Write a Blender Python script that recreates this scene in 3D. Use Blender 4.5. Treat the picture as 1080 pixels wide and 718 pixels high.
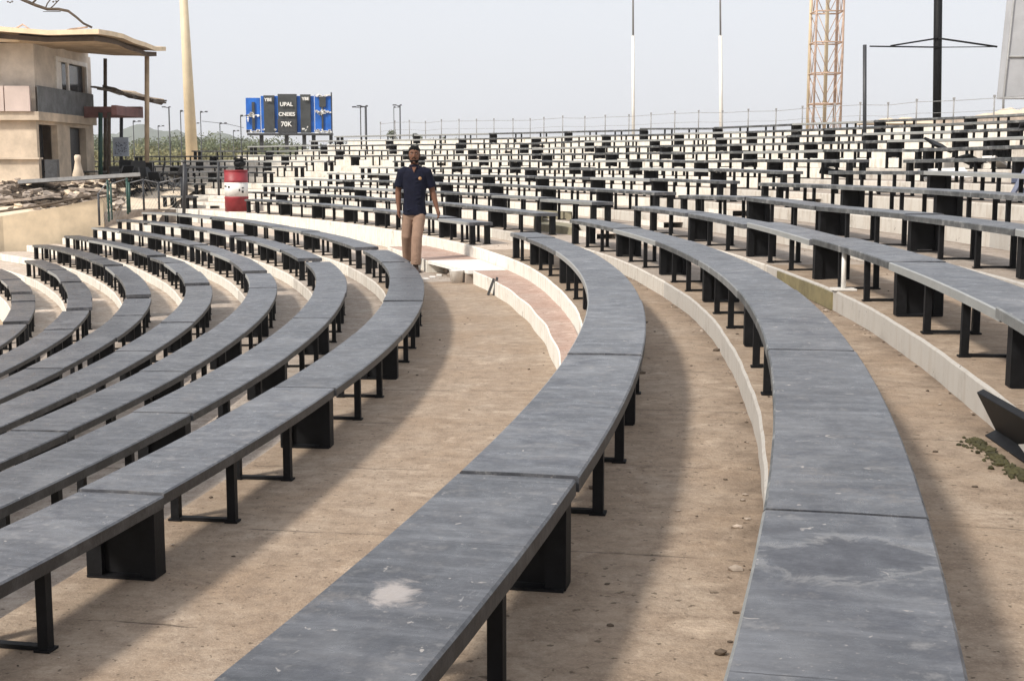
import bpy, bmesh, math, random
import numpy as np
from mathutils import Vector, Matrix
random.seed(11); rng = np.random.RandomState(5)
for o in list(bpy.data.objects): bpy.data.objects.remove(o)
sc = bpy.context.scene; C = sc.collection
R = math.radians

# ------------------------------------------------------------- camera
CAMZ = 1.52
cd = bpy.data.cameras.new('camera'); cam = bpy.data.objects.new('camera', cd); C.objects.link(cam)
cam.location = (0, 0, CAMZ); cam.rotation_euler = (R(90-7.586), 0, 0)
cd.sensor_width = 36; cd.lens = 46.96; cd.clip_start = .05; cd.clip_end = 5000
sc.camera = cam
# ------------------------------------------------------------- sky, sun, exposure
SUN_EL, SUN_AZ = 42, 229          # azimuth clockwise from +Y
w = bpy.data.worlds.new('World'); sc.world = w; w.use_nodes = True
nt = w.node_tree; nt.nodes.clear()
sky = nt.nodes.new('ShaderNodeTexSky'); sky.sky_type = 'NISHITA'; sky.sun_disc = False
sky.sun_elevation = R(SUN_EL); sky.sun_rotation = R(SUN_AZ)
sky.air_density = 1.0; sky.dust_density = 6.0; sky.ozone_density = 1.0
mix = nt.nodes.new('ShaderNodeMixRGB'); mix.inputs[0].default_value = .72
mix.inputs[2].default_value = (12.2, 12.5, 13.2, 1)       # thin white overcast veil
bg = nt.nodes.new('ShaderNodeBackground'); bg.inputs[1].default_value = .1
wo = nt.nodes.new('ShaderNodeOutputWorld')
nt.links.new(sky.outputs[0], mix.inputs[1]); nt.links.new(mix.outputs[0], bg.inputs[0]); nt.links.new(bg.outputs[0], wo.inputs[0])
sd = bpy.data.lights.new('sun', 'SUN'); sd.energy = 4.5; sd.angle = R(7); sd.color = (1, .93, .83)
sun = bpy.data.objects.new('sun', sd); C.objects.link(sun); sun.location = (0, 0, 30)
a = R(SUN_AZ); dirv = Vector((math.sin(a)*math.cos(R(SUN_EL)), math.cos(a)*math.cos(R(SUN_EL)), math.sin(R(SUN_EL))))
sun.rotation_euler = dirv.to_track_quat('Z', 'Y').to_euler()
vs = sc.view_settings; vs.view_transform = 'Standard'; vs.look = 'None'; vs.gamma = 1; vs.use_curve_mapping = False; vs.exposure = -0.13

# ------------------------------------------------------------- materials
def newmat(name):
    m = bpy.data.materials.new(name); m.use_nodes = True
    n = m.node_tree; return m, n, n.nodes['Principled BSDF']
def noise(n, scale, detail=5, rough=.6, vec=None, dist=0):
    t = n.nodes.new('ShaderNodeTexNoise'); t.inputs['Scale'].default_value = scale
    t.inputs['Detail'].default_value = detail; t.inputs['Roughness'].default_value = rough; t.inputs['Distortion'].default_value = dist
    if vec is not None: n.links.new(vec, t.inputs['Vector'])
    return t.outputs['Fac']
def ramp(n, fac, stops):
    r = n.nodes.new('ShaderNodeValToRGB'); e = r.color_ramp.elements
    while len(e) < len(stops): e.new(.5)
    for q, (p, c) in zip(e, stops):
        q.position = p; q.color = (c, c, c, 1) if not isinstance(c, tuple) else (*c, 1)
    n.links.new(fac, r.inputs[0]); return r.outputs[0]
def mixc(n, fac, a_, b_, mode='MIX'):
    x = n.nodes.new('ShaderNodeMixRGB'); x.blend_type = mode
    for i, v in enumerate((fac, a_, b_)):
        if isinstance(v, (int, float)): x.inputs[i].default_value = v if i == 0 else (v, v, v, 1)
        elif isinstance(v, tuple): x.inputs[i].default_value = (*v, 1)
        else: n.links.new(v, x.inputs[i])
    return x.outputs[0]
def mth(n, op, a_, b_=0, c_=None):
    x = n.nodes.new('ShaderNodeMath'); x.operation = op
    for i, v in enumerate((a_, b_) + ((c_,) if c_ is not None else ())):
        if isinstance(v, (int, float)): x.inputs[i].default_value = v
        else: n.links.new(v, x.inputs[i])
    return x.outputs[0]
def bump(n, bs, h, strength=.3, dist=.01):
    b = n.nodes.new('ShaderNodeBump'); b.inputs['Strength'].default_value = strength; b.inputs['Distance'].default_value = dist
    n.links.new(h, b.inputs['Height']); n.links.new(b.outputs[0], bs.inputs['Normal'])
def objvec(n, world=True):
    if world:
        g = n.nodes.new('ShaderNodeNewGeometry'); return g.outputs['Position']
    return n.nodes.new('ShaderNodeTexCoord').outputs['Object']
def simple(name, col, rough=.7, var=.25, scale=6, metal=0, bumps=.15):
    m, n, b = newmat(name); v = objvec(n)
    f = noise(n, scale, 6, .65, v)
    lo = tuple(c*(1-var) for c in col); hi = tuple(min(1, c*(1+var)) for c in col)
    c = ramp(n, f, [(.3, lo), (.7, hi)])
    n.links.new(c, b.inputs['Base Color']); b.inputs['Roughness'].default_value = rough; b.inputs['Metallic'].default_value = metal
    if bumps: bump(n, b, noise(n, scale*6, 4, .6, v), bumps, .01)
    return m

def uvnode(n):
    u = n.nodes.new('ShaderNodeUVMap'); u.uv_map = 'UVMap'; return u.outputs[0]
def sphere_mask(n, v, pos, rad, warp=.5, scl=(1, 1, 1)):
    """1 inside an irregular blot round pos"""
    s = n.nodes.new('ShaderNodeVectorMath'); s.operation = 'SUBTRACT'; n.links.new(v, s.inputs[0]); s.inputs[1].default_value = pos
    k = n.nodes.new('ShaderNodeVectorMath'); k.operation = 'MULTIPLY'; n.links.new(s.outputs[0], k.inputs[0]); k.inputs[1].default_value = scl
    l = n.nodes.new('ShaderNodeVectorMath'); l.operation = 'LENGTH'; n.links.new(k.outputs[0], l.inputs[0])
    nz = noise(n, 7, 8, .72, v, .8)
    d = mth(n, 'ADD', l.outputs['Value'], mth(n, 'MULTIPLY', mth(n, 'SUBTRACT', nz, .5), warp*rad*2))
    return d

def tread_mat(name, dust, conc, dark, crack=.6, stain=(.10, .07, .05)):
    m, n, b = newmat(name); v = objvec(n); uv = uvnode(n)
    f1 = noise(n, 1.5, 7, .7, v, .4); f2 = noise(n, 9, 9, .78, v); f3 = noise(n, 60, 4, .7, v)
    mp = n.nodes.new('ShaderNodeMapping'); mp.inputs['Scale'].default_value = (3.0, 30, 1); n.links.new(uv, mp.inputs[0])
    c = ramp(n, f1, [(.34, dust), (.52, tuple((p+q)/2 for p, q in zip(dust, conc))), (.68, conc)])
    c = mixc(n, ramp(n, f2, [(.42, 0), (.62, .75)]), c, dark)
    # scraped lighter patches
    c = mixc(n, ramp(n, noise(n, 3.1, 7, .75, v, .6), [(.56, 0), (.72, .6)]), c, tuple(min(1, q*1.5) for q in conc))
    # grain streaks across the tread, left by the trowel
    mp2 = n.nodes.new('ShaderNodeMapping'); mp2.inputs['Scale'].default_value = (9, 3.2, 1); n.links.new(uv, mp2.inputs[0])
    st = noise(n, 1.5, 6, .7, mp2.outputs[0])
    c = mixc(n, ramp(n, st, [(.50, 0), (.78, .45)]), c, stain)
    # dust specks, pebbles and black grit
    c = mixc(n, ramp(n, f3, [(.56, 0), (.72, .4)]), c, tuple(q*.45 for q in dust))
    c = mixc(n, ramp(n, noise(n, 130, 2, .5, v), [(.56, 0), (.68, .3)]), c, tuple(min(1, q*1.3) for q in conc))
    c = mixc(n, ramp(n, noise(n, 34, 2, .5, v), [(.66, 0), (.70, .8)]), c, tuple(q*.3 for q in dust))
    c = mixc(n, ramp(n, noise(n, 2.3, 3, .6, v, 2.5), [(.488, 0), (.5, .2), (.512, 0)]), c, stain)
    # radial joints between the cast slabs
    sx = n.nodes.new('ShaderNodeSeparateXYZ'); n.links.new(uv, sx.inputs[0])
    wob = mth(n, 'MULTIPLY', mth(n, 'SUBTRACT', noise(n, 5, 4, .6, v), .5), .05)
    fr = mth(n, 'FRACT', mth(n, 'DIVIDE', mth(n, 'ADD', sx.outputs[0], wob), 1.2))
    line = mth(n, 'LESS_THAN', mth(n, 'ABSOLUTE', mth(n, 'SUBTRACT', fr, .5)), .0045)
    line = mth(n, 'MULTIPLY', line, ramp(n, noise(n, 3, 4, .6, v), [(.42, 0), (.55, crack)]))
    c = mixc(n, line, c, (.03, .022, .018))
    # dirt and drifted dust gathered along the foot of the next riser
    ed = mth(n, 'DIVIDE', mth(n, 'ADD', mth(n, 'ADD', sx.outputs[1], .17), mth(n, 'MULTIPLY', mth(n, 'SUBTRACT', noise(n, 4, 6, .7, v), .5), .42)), .2)
    c = mixc(n, ramp(n, ed, [(0, 0), (.6, .35), (.9, .75)]), c, tuple(q*.55 for q in dark))
    n.links.new(c, b.inputs['Base Color']); b.inputs['Roughness'].default_value = .9
    b.inputs['Specular IOR Level'].default_value = .25
    h = mth(n, 'ADD', mth(n, 'MULTIPLY', f2, .7), mth(n, 'ADD', mth(n, 'MULTIPLY', f3, .5), mth(n, 'MULTIPLY', line, -2)))
    bump(n, b, h, .8, .014)
    return m
M = {}
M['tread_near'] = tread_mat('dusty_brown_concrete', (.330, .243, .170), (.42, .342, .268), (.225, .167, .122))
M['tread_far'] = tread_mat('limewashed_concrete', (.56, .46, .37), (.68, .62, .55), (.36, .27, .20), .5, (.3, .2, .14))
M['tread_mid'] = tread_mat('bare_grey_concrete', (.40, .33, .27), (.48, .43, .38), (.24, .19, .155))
M['pink'] = tread_mat('faded_pink_paint', (.44, .29, .235), (.54, .43, .37), (.34, .23, .18), .8)

def riser_mat(name, base, dirt, amt=.5):
    m, n, b = newmat(name); v = objvec(n); uv = uvnode(n)
    mp = n.nodes.new('ShaderNodeMapping'); mp.inputs['Scale'].default_value = (9, 1.5, 1); n.links.new(uv, mp.inputs[0])
    f = noise(n, 1.3, 6, .65, mp.outputs[0]); g = noise(n, 4, 7, .7, v)
    c = mixc(n, ramp(n, f, [(.48, 0), (.75, amt)]), base, dirt)
    c = mixc(n, ramp(n, g, [(.55, 0), (.75, amt)]), c, tuple(q*.6 for q in dirt))
    c = mixc(n, ramp(n, noise(n, 16, 3, .6, v, 1.5), [(.68, 0), (.72, .8)]), c, (.06, .05, .045))
    n.links.new(c, b.inputs['Base Color']); b.inputs['Roughness'].default_value = .8
    bump(n, b, noise(n, 25, 5, .65, v), .35, .008)
    return m
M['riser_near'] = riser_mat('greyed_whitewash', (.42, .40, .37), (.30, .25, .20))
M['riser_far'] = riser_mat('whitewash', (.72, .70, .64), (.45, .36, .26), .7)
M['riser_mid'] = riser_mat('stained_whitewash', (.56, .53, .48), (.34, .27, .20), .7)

def bench_top_mat():
    m, n, b = newmat('worn_black_bench_paint'); v = objvec(n); uv = uvnode(n)
    oi = n.nodes.new('ShaderNodeObjectInfo')
    f1 = noise(n, 2.2, 7, .68, v, .6); f2 = noise(n, 11, 8, .75, v); f3 = noise(n, 70, 3, .6, v)
    mp = n.nodes.new('ShaderNodeMapping'); mp.inputs['Scale'].default_value = (14, 2.5, 1); n.links.new(uv, mp.inputs[0])
    f4 = noise(n, 1.2, 6, .7, mp.outputs[0])
    c = ramp(n, f1, [(.32, (.018, .020, .025)), (.5, (.048, .050, .057)), (.68, (.115, .116, .122))])
    c = mixc(n, ramp(n, f4, [(.46, 0), (.74, .7)]), c, (.155, .16, .175))
    mp3 = n.nodes.new('ShaderNodeMapping'); mp3.inputs['Scale'].default_value = (22, 60, 1); mp3.inputs['Rotation'].default_value = (0, 0, .3); n.links.new(uv, mp3.inputs[0])
    c = mixc(n, mth(n, 'MULTIPLY', ramp(n, noise(n, 1.0, 5, .75, mp3.outputs[0], 1.2), [(.60, 0), (.68, .7)]), ramp(n, noise(n, 1.4, 3, .6, v), [(.45, 0), (.6, 1)])), c, (.24, .235, .235))
    c = mixc(n, ramp(n, f2, [(.54, 0), (.72, .75)]), c, (.23, .225, .225))
    c = mixc(n, ramp(n, f3, [(.66, 0), (.74, .5)]), c, (.32, .29, .27))
    c = mixc(n, ramp(n, noise(n, 4, 7, .7, v, .5), [(.36, .75), (.46, 0)]), c, (.028, .030, .040))
    # chips of bare pale filler
    c = mixc(n, ramp(n, noise(n, 26, 3, .55, v, .8), [(.69, 0), (.72, .8)]), c, (.36, .33, .30))
    c = mixc(n, ramp(n, noise(n, 3.2, 8, .8, v), [(.58, 0), (.72, .6)]), c, (.20, .175, .155))
    sx = n.nodes.new('ShaderNodeSeparateXYZ'); n.links.new(uv, sx.inputs[0])
    wob = mth(n, 'MULTIPLY', mth(n, 'SUBTRACT', noise(n, 7, 4, .6, v), .5), .03)
    fr = mth(n, 'FRACT', mth(n, 'DIVIDE', mth(n, 'ADD', sx.outputs[0], wob), .6))
    ln = mth(n, 'LESS_THAN', mth(n, 'ABSOLUTE', mth(n, 'SUBTRACT', fr, .5)), .0035)
    ln = mth(n, 'MULTIPLY', ln, ramp(n, noise(n, 2.5, 3, .6, v), [(.46, 0), (.54, .85)]))
    c = mixc(n, ln, c, (.012, .012, .014))
    # dried puddle with a pale rim, and a lost patch of paint, on the two nearest benches
    d1 = sphere_mask(n, v, (.62, 2.42, .79), .17, 1.3, (.9, 1.25, .2))
    c = mixc(n, ramp(n, d1, [(.09, .95), (.15, 0)]), c, (.028, .029, .036))
    c = mixc(n, ramp(n, d1, [(.13, 0), (.15, .3), (.19, 0)]), c, (.30, .29, .28))
    d3 = sphere_mask(n, v, (.50, 2.62, .79), .1, .6, (1.0, 2.0, .2))
    c = mixc(n, ramp(n, d3, [(.07, .6), (.10, 0)]), c, (.032, .033, .04))
    d2 = sphere_mask(n, v, (-.245, 2.63, .648), .07, 1.5, (1.0, .7, .2))
    c = mixc(n, ramp(n, d2, [(.035, .85), (.065, 0)]), c, (.36, .32, .295))
    c = mixc(n, 1.0, c, ramp(n, oi.outputs['Random'], [(0, .82), (1, 1.18)]), 'MULTIPLY')
    n.links.new(c, b.inputs['Base Color'])
    n.links.new(ramp(n, f2, [(.32, .20), (.68, .55)]), b.inputs['Roughness'])
    b.inputs['Specular IOR Level'].default_value = .62
    h = mth(n, 'ADD', mth(n, 'MULTIPLY', f2, .8), mth(n, 'ADD', mth(n, 'MULTIPLY', f3, .3), mth(n, 'MULTIPLY', ln, -2)))
    bump(n, b, h, .35, .006)
    return m
M['bench'] = bench_top_mat()
M['outrim'], _n, _b = newmat('shaded_chipped_bench_edge')  # bench paint darkened for the shaded outer edge; pale tones are chips
_v = objvec(_n); _c = ramp(_n, noise(_n, 8, 7, .75, _v), [(.45, (.012, .012, .014)), (.66, (.05, .05, .052)), (.78, (.16, .155, .15))])
_n.links.new(_c, _b.inputs['Base Color']); _b.inputs['Roughness'].default_value = .55; bump(_n, _b, noise(_n, 30, 5, .7, _v), .5, .006)
M['rim'], _n, _b = newmat('sunlit_rubbed_front_rim')  # bench paint lightened for the sunlit inner edge, plus rubbed wear
_v = objvec(_n); _o = _n.nodes.new('ShaderNodeObjectInfo')
_c = ramp(_n, noise(_n, 7, 7, .75, _v), [(.36, (.028, .032, .034)), (.55, (.095, .10, .102)), (.70, (.30, .30, .29))])
_c = mixc(_n, ramp(_n, _o.outputs['Random'], [(.62, 0), (.74, .7)]), _c, (.36, .37, .36))  # sunlit rims painted in: some benches get a paler edge
_n.links.new(_c, _b.inputs['Base Color']); _b.inputs['Roughness'].default_value = .45; bump(_n, _b, noise(_n, 30, 5, .7, _v), .5, .006)
M['black'] = simple('black_painted_steel', (.006, .0063, .0075), .6, .5, 14)
M['steel'] = simple('worn_grey_steel', (.05, .052, .056), .45, .5, 14)
M['cream_wall'] = simple('cream_render', (.74, .60, .42), .9, .22, 1.5)
M['cream_pole'] = simple('cream_painted_steel', (.66, .55, .38), .55, .12, 2)
M['white_pole'] = simple('white_painted_steel', (.75, .73, .68), .5, .1, 2)
M['pylon'] = simple('weathered_grey_sheet', (.40, .41, .43), .7, .15, 1.2)
M['rust'] = simple('rusty_cream_steel', (.50, .36, .28), .7, .35, 8)
M['darkmetal'] = simple('dark_grey_metal', (.035, .037, .042), .5, .3, 8)
M['galv'] = simple('galvanised_wire', (.28, .28, .28), .5, .2, 8)
M['green'] = simple('green_painted_steel', (.015, .065, .05), .5, .3, 8)
M['plaster'] = simple('pale_stained_plaster', (.60, .50, .39), .9, .3, 1.3)
M['plaster2'] = simple('white_upper_plaster', (.66, .60, .53), .9, .28, 1.0)
M['pinkpanel'] = simple('pinkish_balcony_panel', (.60, .50, .46), .85, .1, 2)
M['greycloth'] = simple('grey_balcony_screen', (.16, .17, .18), .8, .35, 3)
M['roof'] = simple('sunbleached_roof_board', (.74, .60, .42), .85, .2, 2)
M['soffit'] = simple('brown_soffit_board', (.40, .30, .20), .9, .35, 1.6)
M['dark'] = simple('shade_and_scuff_black', (.02, .018, .018), .6, .3, 4)  # near-black for painted shade in openings, also the drum scuffs
M['brownbeam'] = simple('maroon_beam', (.16, .07, .065), .7, .3, 3)
M['moss'] = simple('dark_moss', (.05, .046, .018), .95, .5, 20)
M['olive'] = simple('algae_stained_concrete', (.17, .145, .075), .9, .35, 5)
M['olive2'] = simple('khaki_concrete', (.26, .235, .165), .9, .25, 5)
M['rubble'] = simple('broken_concrete', (.36, .30, .25), .95, .4, 6)
M['sand'] = simple('pale_sand', (.66, .55, .42), 1, .2, 2)
M['ground'] = simple('dry_earth', (.34, .26, .18), 1, .35, .4)
M['leaf'] = simple('dusty_green_leaves', (.12, .14, .075), .8, .45, .35, 0, 0)
M['leaf2'] = simple('pale_olive_leaves', (.21, .20, .10), .8, .4, .35, 0, 0)
M['bark'] = simple('brown_bark', (.10, .075, .055), .9, .3, 5)
M['hill'] = simple('hazy_hill', (.10, .12, .09), 1, .2, .02, 0, 0)
M['red'] = simple('red_drum_paint', (.27, .022, .03), .5, .25, 7)
M['white'] = simple('white_paint', (.78, .76, .72), .5, .12, 7)
M['blue'] = simple('blue_board_paint', (.008, .12, .50), .5, .3, 2)
M['charcoal'] = simple('charcoal_panel', (.045, .05, .052), .6, .3, 4)
M['lettering'] = simple('white_lettering', (.85, .85, .82), .6, .05, 4)
M['signwhite'] = simple('pale_blue_sign_face', (.55, .62, .72), .5, .08, 9)
M['denim'] = simple('slate_blue_plastic', (.10, .12, .19), .5, .2, 8)
M['glass'] = simple('dark_window_glass', (.03, .035, .045), .15, .2, 3, 0, 0)
M['skin'] = simple('brown_skin', (.15, .072, .045), .55, .12, 25)
M['hair'] = simple('black_hair', (.003, .003, .003), .85, .2, 60)
M['navy'] = simple('navy_cotton', (.0048, .006, .017), .85, .35, 14)
M['khaki'] = simple('khaki_twill', (.25, .165, .12), .85, .18, 12)
M['shoe'] = simple('dark_brown_leather', (.035, .022, .016), .45, .2, 20)
M['eye'] = simple('eye_white', (.55, .5, .46), .3, .02, 20, 0, 0)
M['gold'] = simple('gold_embroidery', (.40, .22, .10), .6, .1, 30)

# ------------------------------------------------------------- helpers
def tag(o, label=None, cat=None, group=None, kind=None):
    if label: o['label'] = label
    if cat: o['category'] = cat
    if group: o['group'] = group
    if kind: o['kind'] = kind
    return o
def empty(name, loc, label, cat, group=None, rz=0):
    o = bpy.data.objects.new(name, None); C.objects.link(o); o.location = loc; o.rotation_euler = (0, 0, rz)
    o.empty_display_size = .1
    return tag(o, label, cat, group)
class MB:
    """collects boxes, tubes, prisms and becomes one mesh object"""
    def __init__(s): s.v = []; s.f = []; s.mi = []; s.sm = []
    def add(s, vs, fs, mi=0, smooth=False):
        b = len(s.v); s.v += [tuple(p) for p in vs]
        for f in fs: s.f.append([b+i for i in f]); s.mi.append(mi); s.sm.append(smooth)
        return s
    def box(s, c, d, rz=0, mi=0, M3=None):
        hx, hy, hz = d[0]/2, d[1]/2, d[2]/2
        P = [Vector((x*hx, y*hy, z*hz)) for x in (-1, 1) for y in (-1, 1) for z in (-1, 1)]
        m = M3 if M3 is not None else Matrix.Rotation(rz, 3, 'Z')
        P = [m @ p + Vector(c) for p in P]
        return s.add(P, [(0, 1, 3, 2), (4, 6, 7, 5), (0, 4, 5, 1), (2, 3, 7, 6), (0, 2, 6, 4), (1, 5, 7, 3)], mi)
    def tube(s, pts, r, n=8, mi=0, smooth=True, cap=True):
        pts = [Vector(p) for p in pts]; rs = r if isinstance(r, (list, tuple)) else [r]*len(pts)
        V = []; F = []; u = None
        for i, p in enumerate(pts):
            t = (pts[min(i+1, len(pts)-1)]-pts[max(i-1, 0)]).normalized()
            if u is None:
                ref = Vector((0, 0, 1)) if abs(t.z) < .9 else Vector((1, 0, 0)); u = t.cross(ref).normalized()
            else: u = (u-t*u.dot(t)).normalized()
            q = t.cross(u)
            for k in range(n):
                an = 2*math.pi*k/n; V.append(p+u*math.cos(an)*rs[i]+q*math.sin(an)*rs[i])
        for i in range(len(pts)-1):
            for k in range(n): F.append((i*n+k, i*n+(k+1) % n, (i+1)*n+(k+1) % n, (i+1)*n+k))
        if cap: F.append(tuple(range(n-1, -1, -1))); F.append(tuple((len(pts)-1)*n+k for k in range(n)))
        return s.add(V, F, mi, smooth)
    def lathe(s, prof, n=24, c=(0, 0, 0), mi=0):
        V = [(c[0]+r*math.cos(2*math.pi*k/n), c[1]+r*math.sin(2*math.pi*k/n), c[2]+z) for r, z in prof for k in range(n)]
        F = [(i*n+k, i*n+(k+1) % n, (i+1)*n+(k+1) % n, (i+1)*n+k) for i in range(len(prof)-1) for k in range(n)]
        F.append(tuple(range(n-1, -1, -1))); F.append(tuple((len(prof)-1)*n+k for k in range(n)))
        return s.add(V, F, mi, True)
    def prism(s, poly, z0, z1, mi=0):
        n = len(poly); z0 = z0 if isinstance(z0, (list, tuple)) else [z0]*n; z1 = z1 if isinstance(z1, (list, tuple)) else [z1]*n
        V = [(p[0], p[1], z0[i]) for i, p in enumerate(poly)]+[(p[0], p[1], z1[i]) for i, p in enumerate(poly)]
        F = [tuple(range(n-1, -1, -1)), tuple(range(n, 2*n))]+[(i, (i+1) % n, n+(i+1) % n, n+i) for i in range(n)]
        return s.add(V, F, mi)
    def rings(s, rings, mi=0, cap=True, smooth=True):
        n = len(rings[0]); V = [p for r in rings for p in r]
        F = [(i*n+k, i*n+(k+1) % n, (i+1)*n+(k+1) % n, (i+1)*n+k) for i in range(len(rings)-1) for k in range(n)]
        if cap: F.append(tuple(range(n-1, -1, -1))); F.append(tuple((len(rings)-1)*n+k for k in range(n)))
        return s.add(V, F, mi, smooth)
    def blob(s, c, r, mi=0, sub=2, jit=0, M3=None):
        bm = bmesh.new(); bmesh.ops.create_icosphere(bm, subdivisions=sub, radius=1)
        m = M3 or Matrix.Identity(3)
        V = []
        for v in bm.verts:
            k = 1+random.uniform(-jit, jit); V.append(m @ Vector((v.co.x*r[0]*k, v.co.y*r[1]*k, v.co.z*r[2]*k))+Vector(c))
        F = [tuple(q.index for q in f.verts) for f in bm.faces]; bm.free()
        return s.add(V, F, mi, jit == 0)
    def mesh(s, name, mats):
        me = bpy.data.meshes.new(name); me.from_pydata(s.v, [], s.f); me.update()
        for m in (mats if isinstance(mats, (list, tuple)) else [mats]): me.materials.append(m)
        me.polygons.foreach_set('material_index', s.mi); me.polygons.foreach_set('use_smooth', s.sm)
        bm = bmesh.new(); bm.from_mesh(me); bmesh.ops.recalc_face_normals(bm, faces=bm.faces); bm.to_mesh(me); bm.free()
        return me
    def build(s, name, mats, parent=None, bevel=0):
        o = bpy.data.objects.new(name, s.mesh(name, mats)); C.objects.link(o)
        if parent: o.parent = parent
        if bevel:
            b = o.modifiers.new('bevel', 'BEVEL'); b.width = bevel; b.segments = 2; b.limit_method = 'ANGLE'
        return o

# ------------------------------------------------------------- plan of the seating bowl
KS = [-30, 0, 5, 9, 13, 18, 24, 32, 45, 90]
KV = [.029, .029, .0301, .0308, .0252, .034, .0184, .0289, .0534, .0534]
DS = .1; S = np.arange(-10, 62, DS)
_k = np.interp(S, KS, KV); i0 = int(round(10/DS)); i6 = int(round(4/DS))
_h = np.concatenate([[0], np.cumsum((_k[1:]+_k[:-1])/2*DS)]); _h = _h-_h[i6]-.4919
_hm = (_h[1:]+_h[:-1])/2
_x = np.concatenate([[0], np.cumsum(-np.sin(_hm)*DS)]); _y = np.concatenate([[0], np.cumsum(np.cos(_hm)*DS)])
_x = _x-_x[i0]-1.16853; _y = _y-_y[i0]
def hd(s): return float(np.interp(s, S, _h))
def P2(s, d):
    h = np.interp(s, S, _h); return (float(np.interp(s, S, _x)+math.cos(h)*d), float(np.interp(s, S, _y)+math.sin(h)*d))
def P3(s, d, z): x, y = P2(s, d); return Vector((x, y, z))
def zt(r): return .32932+r*.13834+r*r*.00251 if r >= 0 else (r+1)*.15232
def off(r): return r*.84373+r*r*.02524 if r >= 0 else -1.6479+(r+1)*.79854
HB, EI, BW = .31917, .0223, .34238
RLO, RHI = -7, 11
F = 1408.7; CP, SP = math.cos(R(7.586)), math.sin(R(7.586))
def proj(p):
    zc = p[2]-CAMZ; D = p[1]*CP-zc*SP; U = p[1]*SP+zc*CP
    return (540+F*p[0]/D, 359-F*U/D, D) if D > .1 else None
def px(u, depth, v=171.4): return (u-540)/F*depth/(CP-(v-359)/F*SP)      # world x, z of what is seen at (u, v) at world y = depth
def pz(v, depth): k = (v-359)/F; return CAMZ+depth*(-SP-k*CP)/(CP-k*SP)

# ------------------------------------------------------------- setting: terraces
def strip(mb, uvs, s0, s1, prof, mi, ds=.3, vb=20):
    """sweep a list of (d,z) along s; prof entries may be functions of s"""
    n = max(2, int((s1-s0)/ds)+1); ss = np.linspace(s0, s1, n); k = len(prof); b = len(mb.v)
    for s in ss:
        acc = 0
        for j, q in enumerate(prof):
            d, z = q(s) if callable(q) else q
            if j: acc += math.hypot(d-ld, z-lz)
            ld, lz = d, z
            mb.v.append(tuple(P3(s, d, z))); uvs.append((s, d+z-vb))
    for i in range(n-1):
        for j in range(k-1):
            mb.f.append([b+i*k+j, b+i*k+j+1, b+(i+1)*k+j+1, b+(i+1)*k+j]); mb.mi.append(mi[j] if isinstance(mi, (list, tuple)) else mi); mb.sm.append(False)
def build_uv(mb, uvs, name, mats, **kw):
    me = bpy.data.meshes.new(name); me.from_pydata(mb.v, [], mb.f); me.update()
    for m in mats: me.materials.append(m)
    me.polygons.foreach_set('material_index', mb.mi)
    uvl = me.uv_layers.new(name='UVMap'); li = np.zeros(len(me.loops), dtype=np.int32); me.loops.foreach_get('vertex_index', li)
    uvl.data.foreach_set('uv', np.array(uvs, dtype=np.float32)[li].ravel())
    bm = bmesh.new(); bm.from_mesh(me); bmesh.ops.recalc_face_normals(bm, faces=bm.faces); bm.to_mesh(me); bm.free()
    o = bpy.data.objects.new(name, me); C.objects.link(o)
    return o
A1, B0, B1, C0 = 18.2, 19.4, 36.2, 38.8         # stair gaps between the blocks
ENDS = 58
SMAX = {6: 49.5, 7: 46.7, 8: 45.6, 9: 44.6}
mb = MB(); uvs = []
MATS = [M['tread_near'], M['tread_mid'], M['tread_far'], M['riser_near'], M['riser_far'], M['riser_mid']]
def wig(r, s): return .007*math.sin(s*1.3+r)+.0025*math.sin(s*4.1+2*r)+.0015*math.sin(s*13+r)
for r in range(RLO, RHI+2):
    s_end = ENDS if r <= RHI else ENDS
    zl = zt(r-1) if r > RLO else zt(RLO)-.45
    zh = zt(r)
    if r > RHI: zh = zt(RHI)+.2
    nxt = off(r+1) if r <= RHI else off(r)+1.2
    if r == -1: nxt = 0.0
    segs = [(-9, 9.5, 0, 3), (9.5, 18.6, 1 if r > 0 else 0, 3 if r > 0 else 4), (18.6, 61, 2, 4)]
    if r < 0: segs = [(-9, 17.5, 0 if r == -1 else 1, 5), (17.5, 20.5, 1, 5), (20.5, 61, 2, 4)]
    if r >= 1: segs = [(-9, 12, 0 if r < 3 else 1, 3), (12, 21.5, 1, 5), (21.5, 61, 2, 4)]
    smax = 61 if r <= 5 else SMAX.get(r, 43.5)
    for s0, s1, mt, mr in segs:
        s1 = min(s1, smax)
        if r <= -1: s1 = min(s1, 36.6-(r+1)*.25 if r > -6 else 45)
        dn = wig
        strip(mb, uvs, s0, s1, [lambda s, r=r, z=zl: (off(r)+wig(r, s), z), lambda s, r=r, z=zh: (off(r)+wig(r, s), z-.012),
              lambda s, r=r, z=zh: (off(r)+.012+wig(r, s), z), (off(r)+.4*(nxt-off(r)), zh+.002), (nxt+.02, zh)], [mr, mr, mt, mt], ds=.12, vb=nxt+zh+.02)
    if smax < 61:   # end cap of the tall rows
        pa = [P3(smax, off(r), -1.2), P3(smax, off(r), zh), P3(smax, nxt, zh), P3(smax, nxt, -1.2)]
        b = len(mb.v); mb.v += [tuple(p) for p in pa]; uvs += [(0, p.z) for p in pa]; mb.f.append([b, b+1, b+2, b+3]); mb.mi.append(4); mb.sm.append(False)
terr = build_uv(mb, uvs, 'seating_terraces', MATS); tag(terr, kind='structure')

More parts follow.
